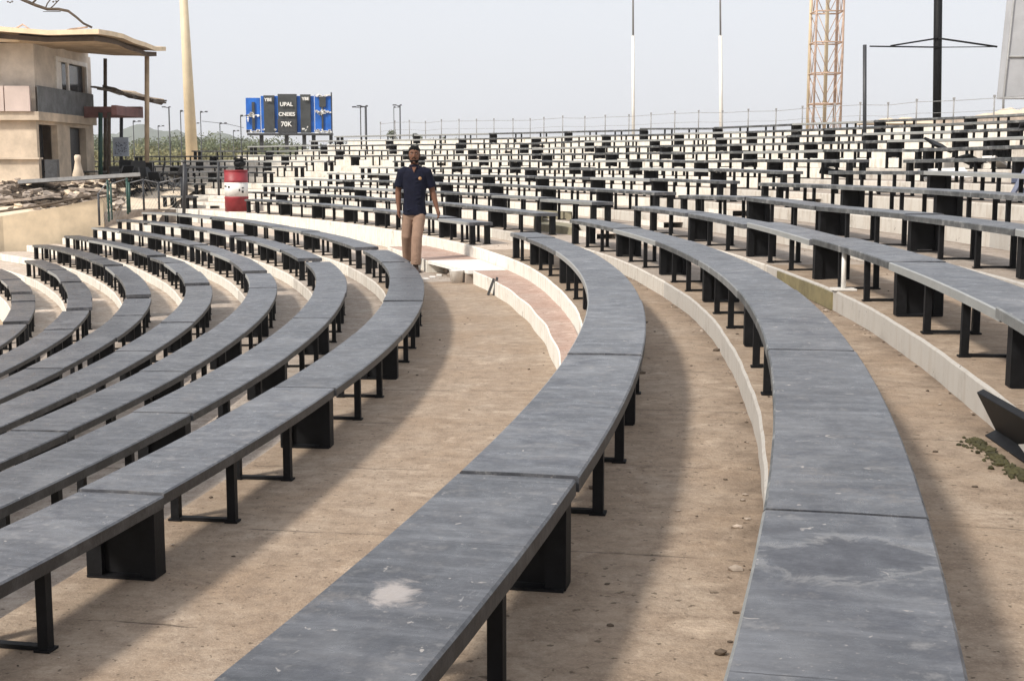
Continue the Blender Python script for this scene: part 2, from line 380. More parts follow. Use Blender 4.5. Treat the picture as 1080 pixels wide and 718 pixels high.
# back of the bowl: rear wall down to the ground outside
mb = MB(); uvs = []
dR_ = off(RHI+1)+1.2
strip(mb, uvs, -9, 43.5, [(dR_, zt(RHI)+.2), (dR_+.25, zt(RHI)+.2), (dR_+.25, -1.2)], 0, .5)
strip(mb, uvs, 43.5, 61, [(off(6), zt(5)), (off(6)+1.5, zt(5)+.003), (off(6)+1.6, -1.2)], 0, .5)
tag(build_uv(mb, uvs, 'rear_terrace_edge', [M['riser_far']]), kind='structure')

# stage-side floor and the wide ground outside
g = MB(); g.box((0, 900, -1.85), (4200, 3800, 1.0)); o = g.build('ground', M['ground']); tag(o, kind='structure')
mb = MB(); uvs = []
strip(mb, uvs, -9, 45, [(off(RLO)+.1, zt(RLO)-.45), (off(RLO)-3.0, zt(RLO)-.46), (off(RLO)-9, zt(RLO)-.47)], 0, .4)
tag(build_uv(mb, uvs, 'orchestra_floor', [M['tread_mid']]), kind='structure')

# half steps beside the stair gap, pink tops and white fronts
def half_step(s0, s1, f0, f1, name):
    mb = MB(); uvs = []
    fr = lambda s: f0+(f1-f0)*(s-s0)/(s1-s0)+.008*math.sin(s*4)
    strip(mb, uvs, s0, s1, [lambda s: (fr(s), 0), lambda s: (fr(s), .158), lambda s: (fr(s)+.01, .166)], 1, .2)
    strip(mb, uvs, s0, s1, [lambda s: (fr(s)+.01, .166), (.004, .168)], 0, .2)
    for se in (s0, s1):
        b = len(mb.v); q = [P3(se, fr(se), 0), P3(se, fr(se), .158), P3(se, fr(se)+.01, .166), P3(se, .004, .168), P3(se, .004, 0)]
        mb.v += [tuple(p) for p in q]; uvs += [(p.x, p.z) for p in q]; mb.f.append([b+i for i in range(5)]); mb.mi.append(1); mb.sm.append(False)
    return tag(build_uv(mb, uvs, name, [M['pink'], M['riser_far']]), kind='structure')
half_step(7.6, 17.1, -.10, -.44, 'walkway_half_step')
half_step(19.0, 22.3, -.76, -.66, 'walkway_half_step')
# small stair blocks climbing through the two stair gaps
mb = MB(); uvs = []
for (g0, g1) in ((A1+.15, B0-.15), (B1+.5, C0-.5)):
    for r in range(1, RHI+1):
        zm = (zt(r-1)+zt(r))/2
        a_, b_ = off(r)-.28, off(r)+.01
        strip(mb, uvs, g0, g1, [(a_, zt(r-1)), (a_, zm), (b_, zm)], [1, 0], .3)
tag(build_uv(mb, uvs, 'aisle_steps', [M['tread_far'], M['riser_far']]), kind='structure')

# extra cracks, twigs and leaves on the walkway
# ------------------------------------------------------------- benches
ORD = ['first', 'second', 'third', 'fourth', 'fifth', 'sixth', 'seventh', 'eighth', 'ninth', 'tenth', 'eleventh', 'twelfth', 'thirteenth']
ORDX = ORD+['fourteenth', 'fifteenth', 'sixteenth', 'seventeenth', 'eighteenth', 'nineteenth', 'twentieth', 'twenty-first', 'twenty-second', 'twenty-third', 'twenty-fourth', 'twenty-fifth', 'twenty-sixth', 'twenty-seventh', 'twenty-eighth', 'twenty-ninth', 'thirtieth']
LEG_H = HB-.042
def mesh_of(build): mb = MB(); build(mb); return mb
def m_thin(mb):
    mb.box((0, 0, LEG_H/2+.003), (.036, .036, LEG_H-.006)); mb.box((0, 0, .006), (.055, .055, .008))
thin_me = mesh_of(m_thin).mesh('leg', M['black'])
def m_ped(mb):       # closed pedestal as wide as the bench: two posts and a panel between
    mb.box((-BW/2+.075, 0, LEG_H/2+.003), (.06, .085, LEG_H-.004)); mb.box((BW/2-.055, 0, LEG_H/2+.003), (.06, .085, LEG_H-.004))
    mb.box((.01, 0, LEG_H/2+.006), (BW-.19, .035, LEG_H-.02)); mb.box((.01, 0, .006), (BW-.08, .11, .008))
ped_me = mesh_of(m_ped).mesh('pedestal', M['black'])
def m_post(mb):
    mb.box((0, 0, LEG_H/2+.003), (.075, .085, LEG_H-.004)); mb.box((0, 0, .006), (.10, .11, .008))
post_me = mesh_of(m_post).mesh('leg', M['black'])
def m_bar(mb): mb.box((0, 0, .011), (BW-.10, .03, .014))
bar_me = mesh_of(m_bar).mesh('foot_bar', M['black'])

def seat_mesh(s0, s1, d0, d1, z, org, tilt):
    """curved board with folded-down rim; local to org"""
    n = 7; th = .046; mb = MB(); uvs = []; ss = np.linspace(s0, s1, n); rows = []
    ch = .006
    prof = [(d0+.0, z-th), (d0, z-ch), (d0+ch, z), ((d0+d1)/2, z+.0015), (d1-ch, z), (d1, z-ch), (d1, z-th)]
    for i, s in enumerate(ss):
        for (d, zz) in prof:
            p = P3(s, d, zz)-org; p.z += tilt*(s-s0)/(s1-s0); mb.v.append(tuple(p)); uvs.append((s+d0*7.3, d))
    k = len(prof)
    for i in range(n-1):
        for j in range(k):
            mb.f.append([i*k+j, i*k+(j+1) % k, (i+1)*k+(j+1) % k, (i+1)*k+j]); mb.mi.append(0); mb.sm.append(False)
    mb.f.append(list(range(k))); mb.f.append([(n-1)*k+j for j in range(k-1, -1, -1)]); mb.mi += [0, 0]; mb.sm += [False, False]
    for i in range(n-1): mb.mi[i*k+0] = 1; mb.mi[i*k+1] = 1; mb.mi[i*k+5] = 2; mb.mi[i*k+6] = 2
    me = bpy.data.meshes.new('seat'); me.from_pydata(mb.v, [], mb.f); me.update(); me.materials.append(M['bench']); me.materials.append(M['rim']); me.materials.append(M['outrim']); me.polygons.foreach_set('material_index', mb.mi)
    uvl = me.uv_layers.new(name='UVMap'); li = np.zeros(len(me.loops), dtype=np.int32); me.loops.foreach_get('vertex_index', li)
    uvl.data.foreach_set('uv', np.array(uvs, dtype=np.float32)[li].ravel())
    bm = bmesh.new(); bm.from_mesh(me); bmesh.ops.recalc_face_normals(bm, faces=bm.faces); bm.to_mesh(me); bm.free()
    return me
def child(name, me, parent, loc, rz):
    o = bpy.data.objects.new(name, me); C.objects.link(o); o.parent = parent; o.location = loc; o.rotation_euler = (0, 0, rz); return o
NB = 0; SPECIAL = {}
def bench(r, s0, s1, endA, endB, label, dz=0, dd=0):
    global NB
    d0 = off(r)+EI+dd; d1 = d0+BW; z = zt(r)+dz; sm = (s0+s1)/2
    org = P3(sm, (d0+d1)/2, z)
    jz = random.uniform(-.003, .004); tilt = random.uniform(-.006, .006)
    root = empty('bench', org, label, 'bench', 'benches of the curved seating rows')
    child('seat', seat_mesh(s0+.006, s1-.006, d0+random.uniform(-.006, .006), d1+random.uniform(-.006, .006), z+HB+jz, org, tilt), root, (0, 0, 0), 0)
    L = s1-s0
    def put(me, nm, s, d): child(nm, me, root, P3(s, d, z)-org, hd(s))
    for s, end in ((s0, endA), (s1, endB)):     # neighbours share the pedestal under their joint
        if end:
            s += .085 if s == s0 else -.085
            put(post_me, 'leg', s, d0+.06); put(post_me, 'leg', s, d1-.06)
        elif s == s0: put(ped_me, 'pedestal', s, (d0+d1)/2)
    for t in ((1/3, 2/3) if L > 1.6 else (.5,)):
        s = s0+L*t
        put(thin_me, 'leg', s, d0+.045); put(thin_me, 'leg', s, d1-.045); put(bar_me, 'foot_bar', s, (d0+d1)/2)
    NB += 1
    if r >= 2 or s0 > 19: root.rotation_euler = (random.gauss(0, .006), random.gauss(0, .006), random.gauss(0, .010))
    return root
def rowname(r):
    return ('%s row up from the walkway' % ORD[r]) if r >= 0 else ('%s row below the walkway' % ORD[-r-1])
def inview(r, s0, s1, margin=60):
    ok = False
    for s in np.linspace(s0, s1, 5):
        for d in (off(r), off(r)+.36):
            for z in (zt(r), zt(r)+HB):
                q = proj(P3(s, d, z))
                if q and -margin < q[0] < 1080+margin and q[1] < 718+160: ok = True
    return ok
for r in range(-7, RHI+1):
    shift = 1.1 if r < 0 else (0 if r == 0 else (-.35 if r == 1 else 0))
    aEnd = (19.1 if r > -3 else 19.3) if r < 0 else {0: 17.05, 1: 17.5, 2: 17.8, 3: 18.6}.get(r, A1)
    if r >= 7: aEnd = B0+.1
    # near block, counted from the stair gap towards the viewer
    s1 = aEnd; k = 0
    while s1 > -8 and k < 13:
        s0 = s1-(1.2 if (r == 0 and k == 0) else 2.4)
        if inview(r, s0, s1):
            bench(r, s0, s1, False, k == 0, 'black bench, %s from the near stairs, %s, near block' % (ORD[k], rowname(r)))
        s1 = s0; k += 1
    # middle block, beyond the near stairs
    s0 = (19.9 if r < 0 else B0+(.3 if r == 0 else (.1 if r > 1 else 0))); k = 0
    lim = B1 if r >= 0 else 36.0+(r+1)*.45
    if r < -5: lim = 31
    if r == 0: lim = 33.6
    if r >= 7: lim = SMAX.get(r, 43.5)-.3
    L = (lim-s0)/(7 if r < 7 else 10 if lim < 44 else 11)
    while s0+L < lim+.01:
        s1 = s0+L
        gp = r < -1 and k in (2, 3)
        if inview(r, s0, s1):
            bench(r, s0+(.22 if gp and k == 3 else 0), s1-(.22 if gp and k == 2 else 0), k == 0 or (gp and k == 3), s1 > lim-.1 or (gp and k == 2), 'black bench, %s beyond the near stairs, %s, middle block' % (ORD[k], rowname(r)))
        s0 = s1; k += 1
    # far block, beyond the far stairs
    if 0 <= r < 7:
        s0 = (35.9 if r == 0 else C0)+.25*max(0, 4-r); k = 0; lim = SMAX.get(r, 43.5)-.3 if r > 5 else (38.2 if r == 0 else 56)
        while s0+1.0 < lim:
            s1 = min(s0+2.4, lim)
            if inview(r, s0, s1) and k < 6:
                bench(r, s0, s1, k == 0, s1 > lim-.1, 'black bench, %s beyond the far stairs, %s, far block' % (ORD[k], rowname(r)))
            s0 = s1; k += 1
print('benches', NB)
#PART2
# ------------------------------------------------------------- end wall and platform beside the building
mb = MB()
wallpts = [(-27, 29.5, -.1), (px(-120, 31.5), 31.5, -.05), (px(0, 32.8), 32.8, .22), (px(60, 33.2), 33.2, .43), (px(107, 33.6), 33.6, .64)]
for (a_, b_) in zip(wallpts, wallpts[1:]):
    mb.prism([(a_[0], a_[1]), (b_[0], b_[1]), (b_[0], b_[1]+.3), (a_[0], a_[1]+.3)], -1.6, [a_[2], b_[2], b_[2], a_[2]])
o = mb.build('retaining_wall', M['cream_wall'])
tag(o, 'long cream rendered retaining wall at the left end of the lower seating', 'wall')
mb = MB()
q0 = wallpts[-1]
rp = [(q0[0]+.01, q0[1]+.05, .28), (px(150, 34.4), 34.4, .34), (px(196, 35.2), 35.2, .30)]
for (a_, b_) in zip(rp, rp[1:]):
    mb.prism([(a_[0], a_[1]), (b_[0], b_[1]), (b_[0], b_[1]+.25), (a_[0], a_[1]+.25)], -1.6, [a_[2], b_[2], b_[2], a_[2]])
o = mb.build('low_wall', M['rubble']); tag(o, 'low brown broken wall under the wire fence panels', 'wall')
# earth platform: a sheet that rises from the wall to the building
mb = MB(); nx, ny = 46, 30
def plat(x, y):
    t = min(1, max(0, (y-32.8)/5.5)); z = .15+.85*t
    if x > -12: z -= (x+12)*.07
    return z+.05*math.sin(x*3.1+y)+.04*math.sin(y*4.7-x*2.2)
for j in range(ny+1):
    for i in range(nx+1):
        y = 33.5+j*.62; x = -26+i*(26-9.0-(0.0))/nx
        yy = y+.015*max(0, x+12)**2
        if j == 0 and x < -12.6: yy = 33.3+(x+12.6)*.24; 
        mb.v.append((x, yy, plat(x, y)-(.35 if j == 0 else 0)))
for j in range(ny):
    for i in range(nx):
        a_ = j*(nx+1)+i; mb.f.append([a_, a_+1, a_+nx+2, a_+nx+1]); mb.mi.append(0); mb.sm.append(True)
tag(mb.build('earth_platform', M['sand']), kind='structure')

# ------------------------------------------------------------- two-storey building
bld = empty('building', (px(40, 39), 39, 1.0), 'derelict cream two-storey building with a wide overhanging roof slab and open side balcony', 'building')
BX, BY, BZ = px(40, 39), 39.0, 1.0
def L(p): return (p[0]-BX, p[1]-BY, p[2]-BZ)
def bpart(name, mat, boxes, bevel=0, parent=None):
    mb = MB()
    for (x0, x1, y0, y1, z0, z1) in boxes: mb.box(L(((x0+x1)/2, (y0+y1)/2, (z0+z1)/2)), (x1-x0, y1-y0, z1-z0))
    o = mb.build(name, mat, parent or bld, bevel); return o
XS = BX; XL = -24; YB = 44.1
z1_, z2_ = pz(118, 39), pz(55, 39)
# ground-floor wall with openings: front, then the side facing right
bpart('wall', M['plaster'], [(XL, XS, 39.0, 39.2, .6, z1_-.25), (XS-.2, XS-.003, 39.2, 39.21, .6, z1_-.25),
      (XS-.2, XS-.003, 40.8, 41.95, .6, z1_-.25), (XS-.2, XS-.003, 43.5, YB, .6, z1_-.25),
      (XS-.2, XS-.003, 39.21, 40.8, 2.62, z1_-.25), (XS-.2, XS-.003, 41.95, 43.5, 2.60, z1_-.25), (XL, XS, YB, YB+.2, .6, z1_-.25)])
up = bpart('upper_wall', M['plaster2'], [(XL, -15.75, 39.05, 39.25, z1_, z2_+.25), (-14.75, XS, 39.05, 39.25, z1_, z2_+.25), (-15.75, -14.75, 39.05, 39.25, z1_, 3.9),
      (-15.75, -14.75, 39.05, 39.25, 4.58, z2_+.25),
      (XS-.2, XS-.003, 39.25, 40.8, z1_, z2_+.55), (XS-.2, XS-.003, 43.8, YB, z1_, z2_+.55), (XS-.2, XS-.003, 40.8, 43.8, 4.66, z2_+.55), (XL, XS, YB, YB+.2, z1_, z2_+.25)])
bpart('floor_slab', M['plaster'], [(XL, XS+.16, 38.8, YB+.1, z1_-.25, z1_)], .01)
fr = bpart('window_frame', M['white'], [(-15.78, -14.72, 39.0, 39.06, 3.87, 3.93), (-15.78, -14.72, 39.0, 39.06, 4.55, 4.61), (-14.79, -14.72, 39.0, 39.06, 3.93, 4.55), (-15.30, -15.25, 39.0, 39.06, 3.93, 4.55)])
bpart('pane', M['glass'], [(-15.75, -14.75, 39.1, 39.13, 3.9, 4.58)], 0, fr)
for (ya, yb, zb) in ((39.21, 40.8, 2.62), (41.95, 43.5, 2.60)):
    bpart('doorway', M['dark'], [(XS-.5, XS-.45, ya, yb, .9, zb)])  # near-black sheet stands in for the shade indoors
bpart('door_leaf', M['steel'], [(XS-.26, XS-.22, 42.5, 43.5, 1.0, 2.58)])
dw = bpart('upper_door', M['white'], [(XS-.02, XS+.05, 40.8, 41.0, z1_, 4.68), (XS-.02, XS+.05, 41.0, 43.8, 4.55, 4.68), (XS-.02, XS+.05, 43.68, 43.8, z1_, 4.55), (XS-.02, XS+.05, 41.85, 41.98, z1_, 4.55), (XS-.06, XS-.03, 41.0, 41.5, z1_, 4.55)])
bpart('pane', M['glass'], [(XS-.12, XS-.10, 41.0, 43.7, z1_, 4.56)], 0, dw)
bpart('balcony_panel', M['pinkpanel'], [(XL, -14.52, 38.72, 38.80, z1_, 3.68), (-14.49, XS-.05, 38.72, 38.80, z1_, 3.68)], .008)
bpart('balcony_screen', M['greycloth'], [(XS+.10, XS+.14, 38.9, YB-.1, z1_-.05, 3.70)])
bpart('beam', M['brownbeam'], [(XS+.16, px(152, 43), 42.9, 43.1, 2.92, 3.27), (px(152, 43)-.15, px(152, 43), 40.2, 42.9, 2.92, 3.2)])
def post(u, dep, v0, v1, r, m='bark', name='post'):
    mb = MB(); mb.tube([L((px(u, dep, v0), dep, pz(v0, dep))), L((px(u, dep, v1), dep, pz(v1, dep)))], r, 8); return mb.build(name, M[m], bld)
post(155, 42.6, 57, 196, .075, 'soffit'); post(111, 43.5, 62, 186, .06)
post(106, 42.5, 119, 188, .07, 'green'); post(128, 44.6, 120, 180, .06, 'darkmetal'); post(115, 42.9, 119, 190, .06, 'bark')
# main roof: slab with drooping edges
def slab(name, top, th, mats, sub=6):
    mb = MB(); A, B, Cc, D = [Vector(p) for p in top]; n = sub
    for lay in (0, 1):
        for j in range(n+1):
            for i in range(n+1):
                u, v = i/n, j/n; p = A.lerp(B, u).lerp(D.lerp(Cc, u), v); wv = .05*math.sin(i*2.1+j)+.03*math.sin(j*3.3)
                mb.v.append(tuple(Vector(L(p))+Vector((0, 0, wv-lay*th))))
    N = (n+1)**2
    for j in range(n):
        for i in range(n):
            a_ = j*(n+1)+i; mb.f.append([a_, a_+1, a_+n+2, a_+n+1]); mb.mi.append(0); mb.sm.append(False)
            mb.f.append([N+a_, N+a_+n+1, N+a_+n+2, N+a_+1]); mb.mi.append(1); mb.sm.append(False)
    for i in range(n):
        for a_, b_ in ((i, i+1), (n*(n+1)+i, n*(n+1)+i+1), (i*(n+1), (i+1)*(n+1)), (i*(n+1)+n, (i+1)*(n+1)+n)):
            mb.f.append([a_, b_, N+b_, N+a_]); mb.mi.append(2); mb.sm.append(False)
    return mb.build(name, mats, bld)
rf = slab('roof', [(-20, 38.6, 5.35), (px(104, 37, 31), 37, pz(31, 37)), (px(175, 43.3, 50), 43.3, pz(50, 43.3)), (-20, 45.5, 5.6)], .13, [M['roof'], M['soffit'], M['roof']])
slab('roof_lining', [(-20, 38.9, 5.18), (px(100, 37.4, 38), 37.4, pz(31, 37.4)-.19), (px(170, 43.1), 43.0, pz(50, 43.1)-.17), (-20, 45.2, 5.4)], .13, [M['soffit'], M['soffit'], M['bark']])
mb = MB(); mb.box(L((-17.5, 38.35, 4.98)), (7.6, .10, .26), R(-6)); mb.build('fascia_board', M['roof'], bld)
mb = MB()
for i in range(3):
    y = 40.2+i*1.2; mb.box(L((-12.55, y, 5.02-.03*i)), (1.9, .05, .08))
mb.build('rafters', M['soffit'], bld)
slab('side_roof', [(px(108, 43.2, 90), 43.2, pz(90, 43.2)), (px(162, 43.0, 106), 43.0, pz(106, 43)), (px(173, 45.5, 105), 45.5, pz(105, 45.5)), (px(112, 46.5, 92), 46.5, pz(92, 46.5))], .12, [M['soffit'], M['dark'], M['bark']], 4)
mb = MB()
for i in range(7): mb.box(L((px(112+i*8, 43.4, 94+i*2.0), 43.4+.1*i, pz(94+i*2.0, 43.4))), (.14, 2.4, .05), R(random.uniform(-12, 12)))
mb.build('roof_batten', M['bark'], bld)
# debris lying on the roof, a bare branch over it
mb = MB(); mb.tube([(px(12, 38.5, 33), 38.5, pz(33, 38.5)), (px(24, 38.5, 26), 38.5, pz(26, 38.5)), (px(34, 38.5, 33), 38.5, pz(33, 38.5)), (px(60, 38.2, 35.5), 38.2, pz(35.5, 38.2)), (px(75, 37.9, 31), 37.9, pz(31, 37.9)), (px(92, 37.6, 29), 37.6, pz(29, 37.6))], .025, 6)
for i in range(5): mb.box((px(10+i*8, 39, 35), 39, pz(35, 39)), (.5, .2, .05), R(random.uniform(-30, 30)))
o = mb.build('roof_debris', M['rust']); tag(o, 'bent pipe and loose boards lying on the building roof', 'debris')
mb = MB()
def br(pts, r0, r1):
    P = [(px(u, 37.5, v), 37.5+dy, pz(v, 37.5)) for u, v, dy in pts]; n = len(P); mb.tube(P, [r0+(r1-r0)*i/(n-1) for i in range(n)], 6)
br([(96, 29, .1), (88, 25, 0), (80, 18, 0), (72, 12, 0), (62, 10, 0), (50, 10, 0), (38, 6, 0), (24, 0, 0), (5, -9, 0)], .03, .05)
br([(52, 10, 0), (55, 6, .1), (59, 0, .2), (64, -8, .3)], .018, .012); br([(48, 9, 0), (50, 4, 0), (53, -2, .1), (58, -12, .1)], .018, .012)
br([(64, 12.4, 0), (44, 12.2, .1)], .012, .008); br([(34, 4, 0), (38, 0, 0), (40, -8, 0)], .03, .02); br([(20, -2, 0), (17, -9, 0)], .02, .015)
for i in range(26):
    u = random.choice([17, 38, 40, 20, 66]); mb.blob((px(u+random.uniform(-3, 3), 37.5), 37.5+random.uniform(-.2, .2), pz(random.uniform(-9, 3), 37.5)), (.035, .01, .02), 0, 1)
o = mb.build('bare_branch', M['bark']); tag(o, 'thin bare branch arching over the building roof into the sky', 'branch')
# yard: low wall, bollard, planks, rubble
mb = MB(); mb.box((px(10, 38)-1.2, 37.9, 1.28), (4.2, .2, .66)); mb.box((px(10, 38)-1.2, 37.85, 1.63), (4.3, .32, .05)); mb.box((px(56, 38), 37.9, 1.3), (.34, .22, .6), 0, 1)
o = mb.build('yard_wall', [M['plaster'], M['steel']]); tag(o, 'low cream yard wall with pale coping before the building', 'wall')
mb = MB(); mb.lathe([(.20, 0), (.20, .05), (.15, .12), (.16, .22), (.11, .4), (.075, .6), (.09, .63), (.09, .74), (.06, .78)], 16)
o = mb.build('baluster', M['plaster']); o.location = (px(82, 38), 38, .95); tag(o, 'pale cone-shaped baluster standing before the dark side doorway', 'bollard')
mb = MB(); mb.box((0, 0, 0), (3.3, .7, .07), 0, 0, Matrix.Rotation(R(-3.5), 3, 'Y') @ Matrix.Rotation(R(4), 3, 'X')); mb.box((.1, -.36, .02), (3.3, .05, .10), 0, 1, Matrix.Rotation(R(-3.5), 3, 'Y'))
mb.box((-1.2, .1, -.17), (.2, .3, .28)); mb.box((1.1, .1, -.1), (.2, .3, .30))
o = mb.build('fallen_board', [M['bark'], M['galv']]); o.location = (px(84, 36.6, 188.5), 36.6, pz(188.5, 36.6)); tag(o, 'long dark fallen board with a pale metal edge on the rubble', 'board')
plk = []
for i in range(9):
    mb = MB(); Lh = random.uniform(.5, 1.8); mb.box((0, 0, 0), (Lh, random.uniform(.08, .3), .06), 0, 0, Matrix.Rotation(random.uniform(-.5, .5), 3, 'Z') @ Matrix.Rotation(random.uniform(-.2, .2), 3, 'Y'))
    u = random.uniform(-5, 105); y = random.uniform(34.2, 36.8); o = mb.build('plank', M[random.choice(['bark', 'rubble', 'bark'])]); o.location = (px(u, y), y, plat(px(u, y), y)+.10)
    plk.append((u, o))
plk.sort(key=lambda t: t[0])
for i, (u, o) in enumerate(plk): tag(o, 'weathered plank, '+ORDX[i]+' from the left on the rubble before the building', 'plank', 'planks on the rubble')
mb = MB()
for i in range(650):
    u = random.uniform(-30, 125); y = random.triangular(34, 38.2, 35.6); r = random.uniform(.03, .16); z = plat(px(u, y), y)
    if i % 3: mb.box((px(u, y), y, z+r*.3), (r*random.uniform(1, 4), r*random.uniform(.5, 1.6), r*random.uniform(.3, .8)), 0, random.choice([0, 1, 1, 1]), Matrix.Rotation(random.uniform(0, 6), 3, 'Z') @ Matrix.Rotation(random.uniform(-.7, .7), 3, 'X') @ Matrix.Rotation(random.uniform(-.5, .5), 3, 'Y'))
    else: mb.blob((px(u, y), y, z+r*.2), (r*random.uniform(.8, 1.6), r, r*random.uniform(.4, .8)), random.choice([0, 0, 1, 2]), 1, .45)
o = mb.build('rubble', [M['rubble'], M['bark'], M['sand']]); tag(o, kind='stuff'); tag(o, 'broken concrete rubble along the top of the retaining wall', 'rubble')
mb = MB(); mb.tube([(px(-10, 33.0), 33.0, .30), (px(30, 33.1), 33.1, .42), (px(55, 33.2), 33.2, .52), (px(62, 33.2), 33.2, .56), (px(100, 33.5), 33.5, .72), (px(112, 33.7), 33.7, .76)], .035, 6)
o = mb.build('pipe', M['bark']); tag(o, 'thin rusty pipe lying along the retaining wall top', 'pipe')

# wire fence panels beside the lower seating
mb_wire = None
def fence_panel(pts, hts, label, green, rails=True):
    root = empty('wire_fence', pts[0], label, 'fence'); o0 = Vector(pts[0])
    for p, h, gcol in zip(pts, hts, green):
        q = MB(); b_ = Vector(p)-o0; q.tube([b_, b_+Vector((0, 0, h))], .028, 8); q.build('post', M['green'] if gcol else M['darkmetal'], root)
    q = MB()
    for (p, h), (p2, h2) in zip(zip(pts, hts), zip(pts[1:], hts[1:])):
        A = Vector(p)-o0; B = Vector(p2)-o0; n = max(4, int((B-A).length/.11))
        q.tube([A+Vector((0, 0, h*.97)), B+Vector((0, 0, h2*.97))], .012, 5)
        for i in range(n):
            for sgn in (0, 1):
                t0 = i/n; t1 = min(1, t0+h/((B-A).length)); t1r = t1-t0
                a0 = A.lerp(B, t0); b1 = A.lerp(B, t1); hh = h*t1r*(B-A).length/h
                if sgn: q.tube([a0, b1+Vector((0, 0, hh))], .0035, 3, cap=False)
                else: q.tube([a0+Vector((0, 0, h*.95)), b1+Vector((0, 0, max(0, h*.95-hh)))], .0035, 3, cap=False)
    q.build('wire_mesh', M['galv'], root)
    return root
def w3(u, v, dep): return (px(u, dep, v), dep, pz(v, dep))
fence_panel([w3(105, 238, 32.0), w3(115, 234, 32.4), w3(118, 232, 32.8), w3(135, 226, 33.4)], [.78, 1.0, .9, .9], 'low wire fence with green posts in front of the cream wall', [0, 1, 1, 1])
fence_panel([w3(137, 224, 33.6), w3(152, 222, 34.0), w3(168, 221, 34.6), w3(192, 219, 35.2)], [.75, .8, .7, .8], 'brown sagging wire fence between the cream wall and the tall post', [1, 0, 0, 0])
q = MB(); q.tube([w3(194, 228, 33.8), w3(194.5, 172, 33.8)], .045, 8); q.lathe([(.05, 0), (.05, .05), (.02, .08)], 8, w3(194.5, 172, 33.8))
o = q.build('fence_post', M['darkmetal']); tag(o, 'tall dark post at the end of the railing left of the drum', 'post')
# two-rail railing behind the drum
rl = empty('railing', w3(195, 210, 36.4), 'thin dark two-rail railing behind the red and white drum', 'railing')
o0 = Vector(w3(195, 210, 36.4))
q = MB(); q.tube([Vector(w3(196, 177, 36.4))-o0, Vector(w3(240, 177, 37.2))-o0], .022, 6); q.build('rail', M['darkmetal'], rl)
q = MB(); q.tube([Vector(w3(196, 182, 36.4))-o0, Vector(w3(240, 181, 37.2))-o0], .016, 6); q.build('rail', M['galv'], rl)
for u, d_, t_ in ((231, 37.0, 171), (197, 36.4, 177)): q = MB(); q.tube([Vector(w3(u, 210, d_))-o0, Vector(w3(u-1, t_, d_))-o0], .035, 8); q.build('post', M['darkmetal'], rl)

# chairs piled in shade under the side of the building
def chair(x, y, z, rz, label, m='black', tip=0):
    root = empty('chair', (x, y, z), label, 'chair', 'dark chairs piled beside the building', rz)
    root.rotation_euler = (tip, 0, rz)
    q = MB(); q.box((0, 0, .42), (.42, .40, .035)); q.build('seat', M[m], root, .006)
    q = MB(); q.box((0, .19, .68), (.40, .03, .26), 0, 0, Matrix.Rotation(R(-8), 3, 'X')); q.build('backrest', M[m], root, .006)
    for sx in (-1, 1):
        for sy in (-1, 1):
            q = MB(); q.tube([(sx*.18, sy*.17, .42), (sx*.20, sy*.20, 0)], .014, 6); q.build('leg', M['darkmetal'], root)
    for sx in (-1, 1): q = MB(); q.tube([(sx*.18, .18, .42), (sx*.18, .22, .80)], .014, 6); q.build('back_post', M['darkmetal'], root)
    return root
for i in range(22):
    u = 118+i*3.2+random.uniform(-1.4, 1.4); y = 36.5+random.uniform(0, 3.0); lvl = (i % 3)*.30
    chair(px(u, y), y, (.30+lvl*.8)+random.uniform(-.05, .05)+.0*y, random.uniform(0, 6.28), 'dark chair, '+ORDX[i]+' from the left in the pile between balcony and cream mast', 'black', random.uniform(-.5, .5))
sg = empty('notice_board', w3(127, 190, 44.5), 'small pale blue notice board standing beneath the side balcony', 'sign'); o0 = Vector(w3(127, 190, 44.5))
q = MB(); q.box(Vector(w3(127.5, 155, 44.5))-o0, (.52, .03, .62)); q.build('board', M['signwhite'], sg)
q = MB()
for i in range(60): q.box(Vector(w3(127.5, 155, 44.48))-o0+Vector((random.uniform(-.2, .2), -.012, random.uniform(-.24, .16))), (random.uniform(.015, .05), .008, .018))
q.build('printed_marks', M['denim'], sg)
for sx in (-.2, .2): q = MB(); q.tube([(sx, .03, 0), (sx, .03, 1.1)], .02, 6); q.build('leg', M['darkmetal'], sg)

# ------------------------------------------------------------- drum
dr = empty('oil_drum', (px(248.5, 33.0), 33.0, zt(0)+.004), 'red and white painted oil drum standing at the left end of the walkway', 'barrel')
def cyl(name, z0, z1, m, r=.285, rib=()):
    prof = [(r, z0)]
    for zz in rib: prof += [(r, zz-.02), (r+.014, zz), (r, zz+.02)]
    prof += [(r, z1)]
    q = MB(); q.lathe(prof, 28); return q.build(name, M[m], dr)
cyl('lower_band', 0, .36, 'red', .285, (.33,)); wb = cyl('white_band', .36, .70, 'white', .284); cyl('upper_band', .70, .98, 'red', .285, (.73,))
q = MB(); q.lathe([(.292, .97), (.292, 1.0), (.27, 1.0), (.27, .985)], 28); q.build('rim', M['red'], dr)
q = MB()
for i in range(7):
    an = -1.57+random.uniform(-1, .9); zz = .53+random.uniform(-.06, .08); q.box((.287*math.cos(an), .287*math.sin(an), zz), (.01, random.uniform(.02, .07), random.uniform(.02, .06)), an)
q.build('scuff_mark', M['dark'], wb)
q = MB(); q.blob((0, 0, .14), (.19, .16, .12), 0, 2, .12); q.box((0, 0, .26), (.36, .3, .06), .2); q.tube([(0, 0, 0), (0, 0, .1)], .03, 6)
o = q.build('black_pot', M['black']); o.location = (px(253, 38.8), 38.8, pz(177, 38.8)-.02); tag(o, 'black bundle propped on the bench behind the red and white drum', 'bundle')

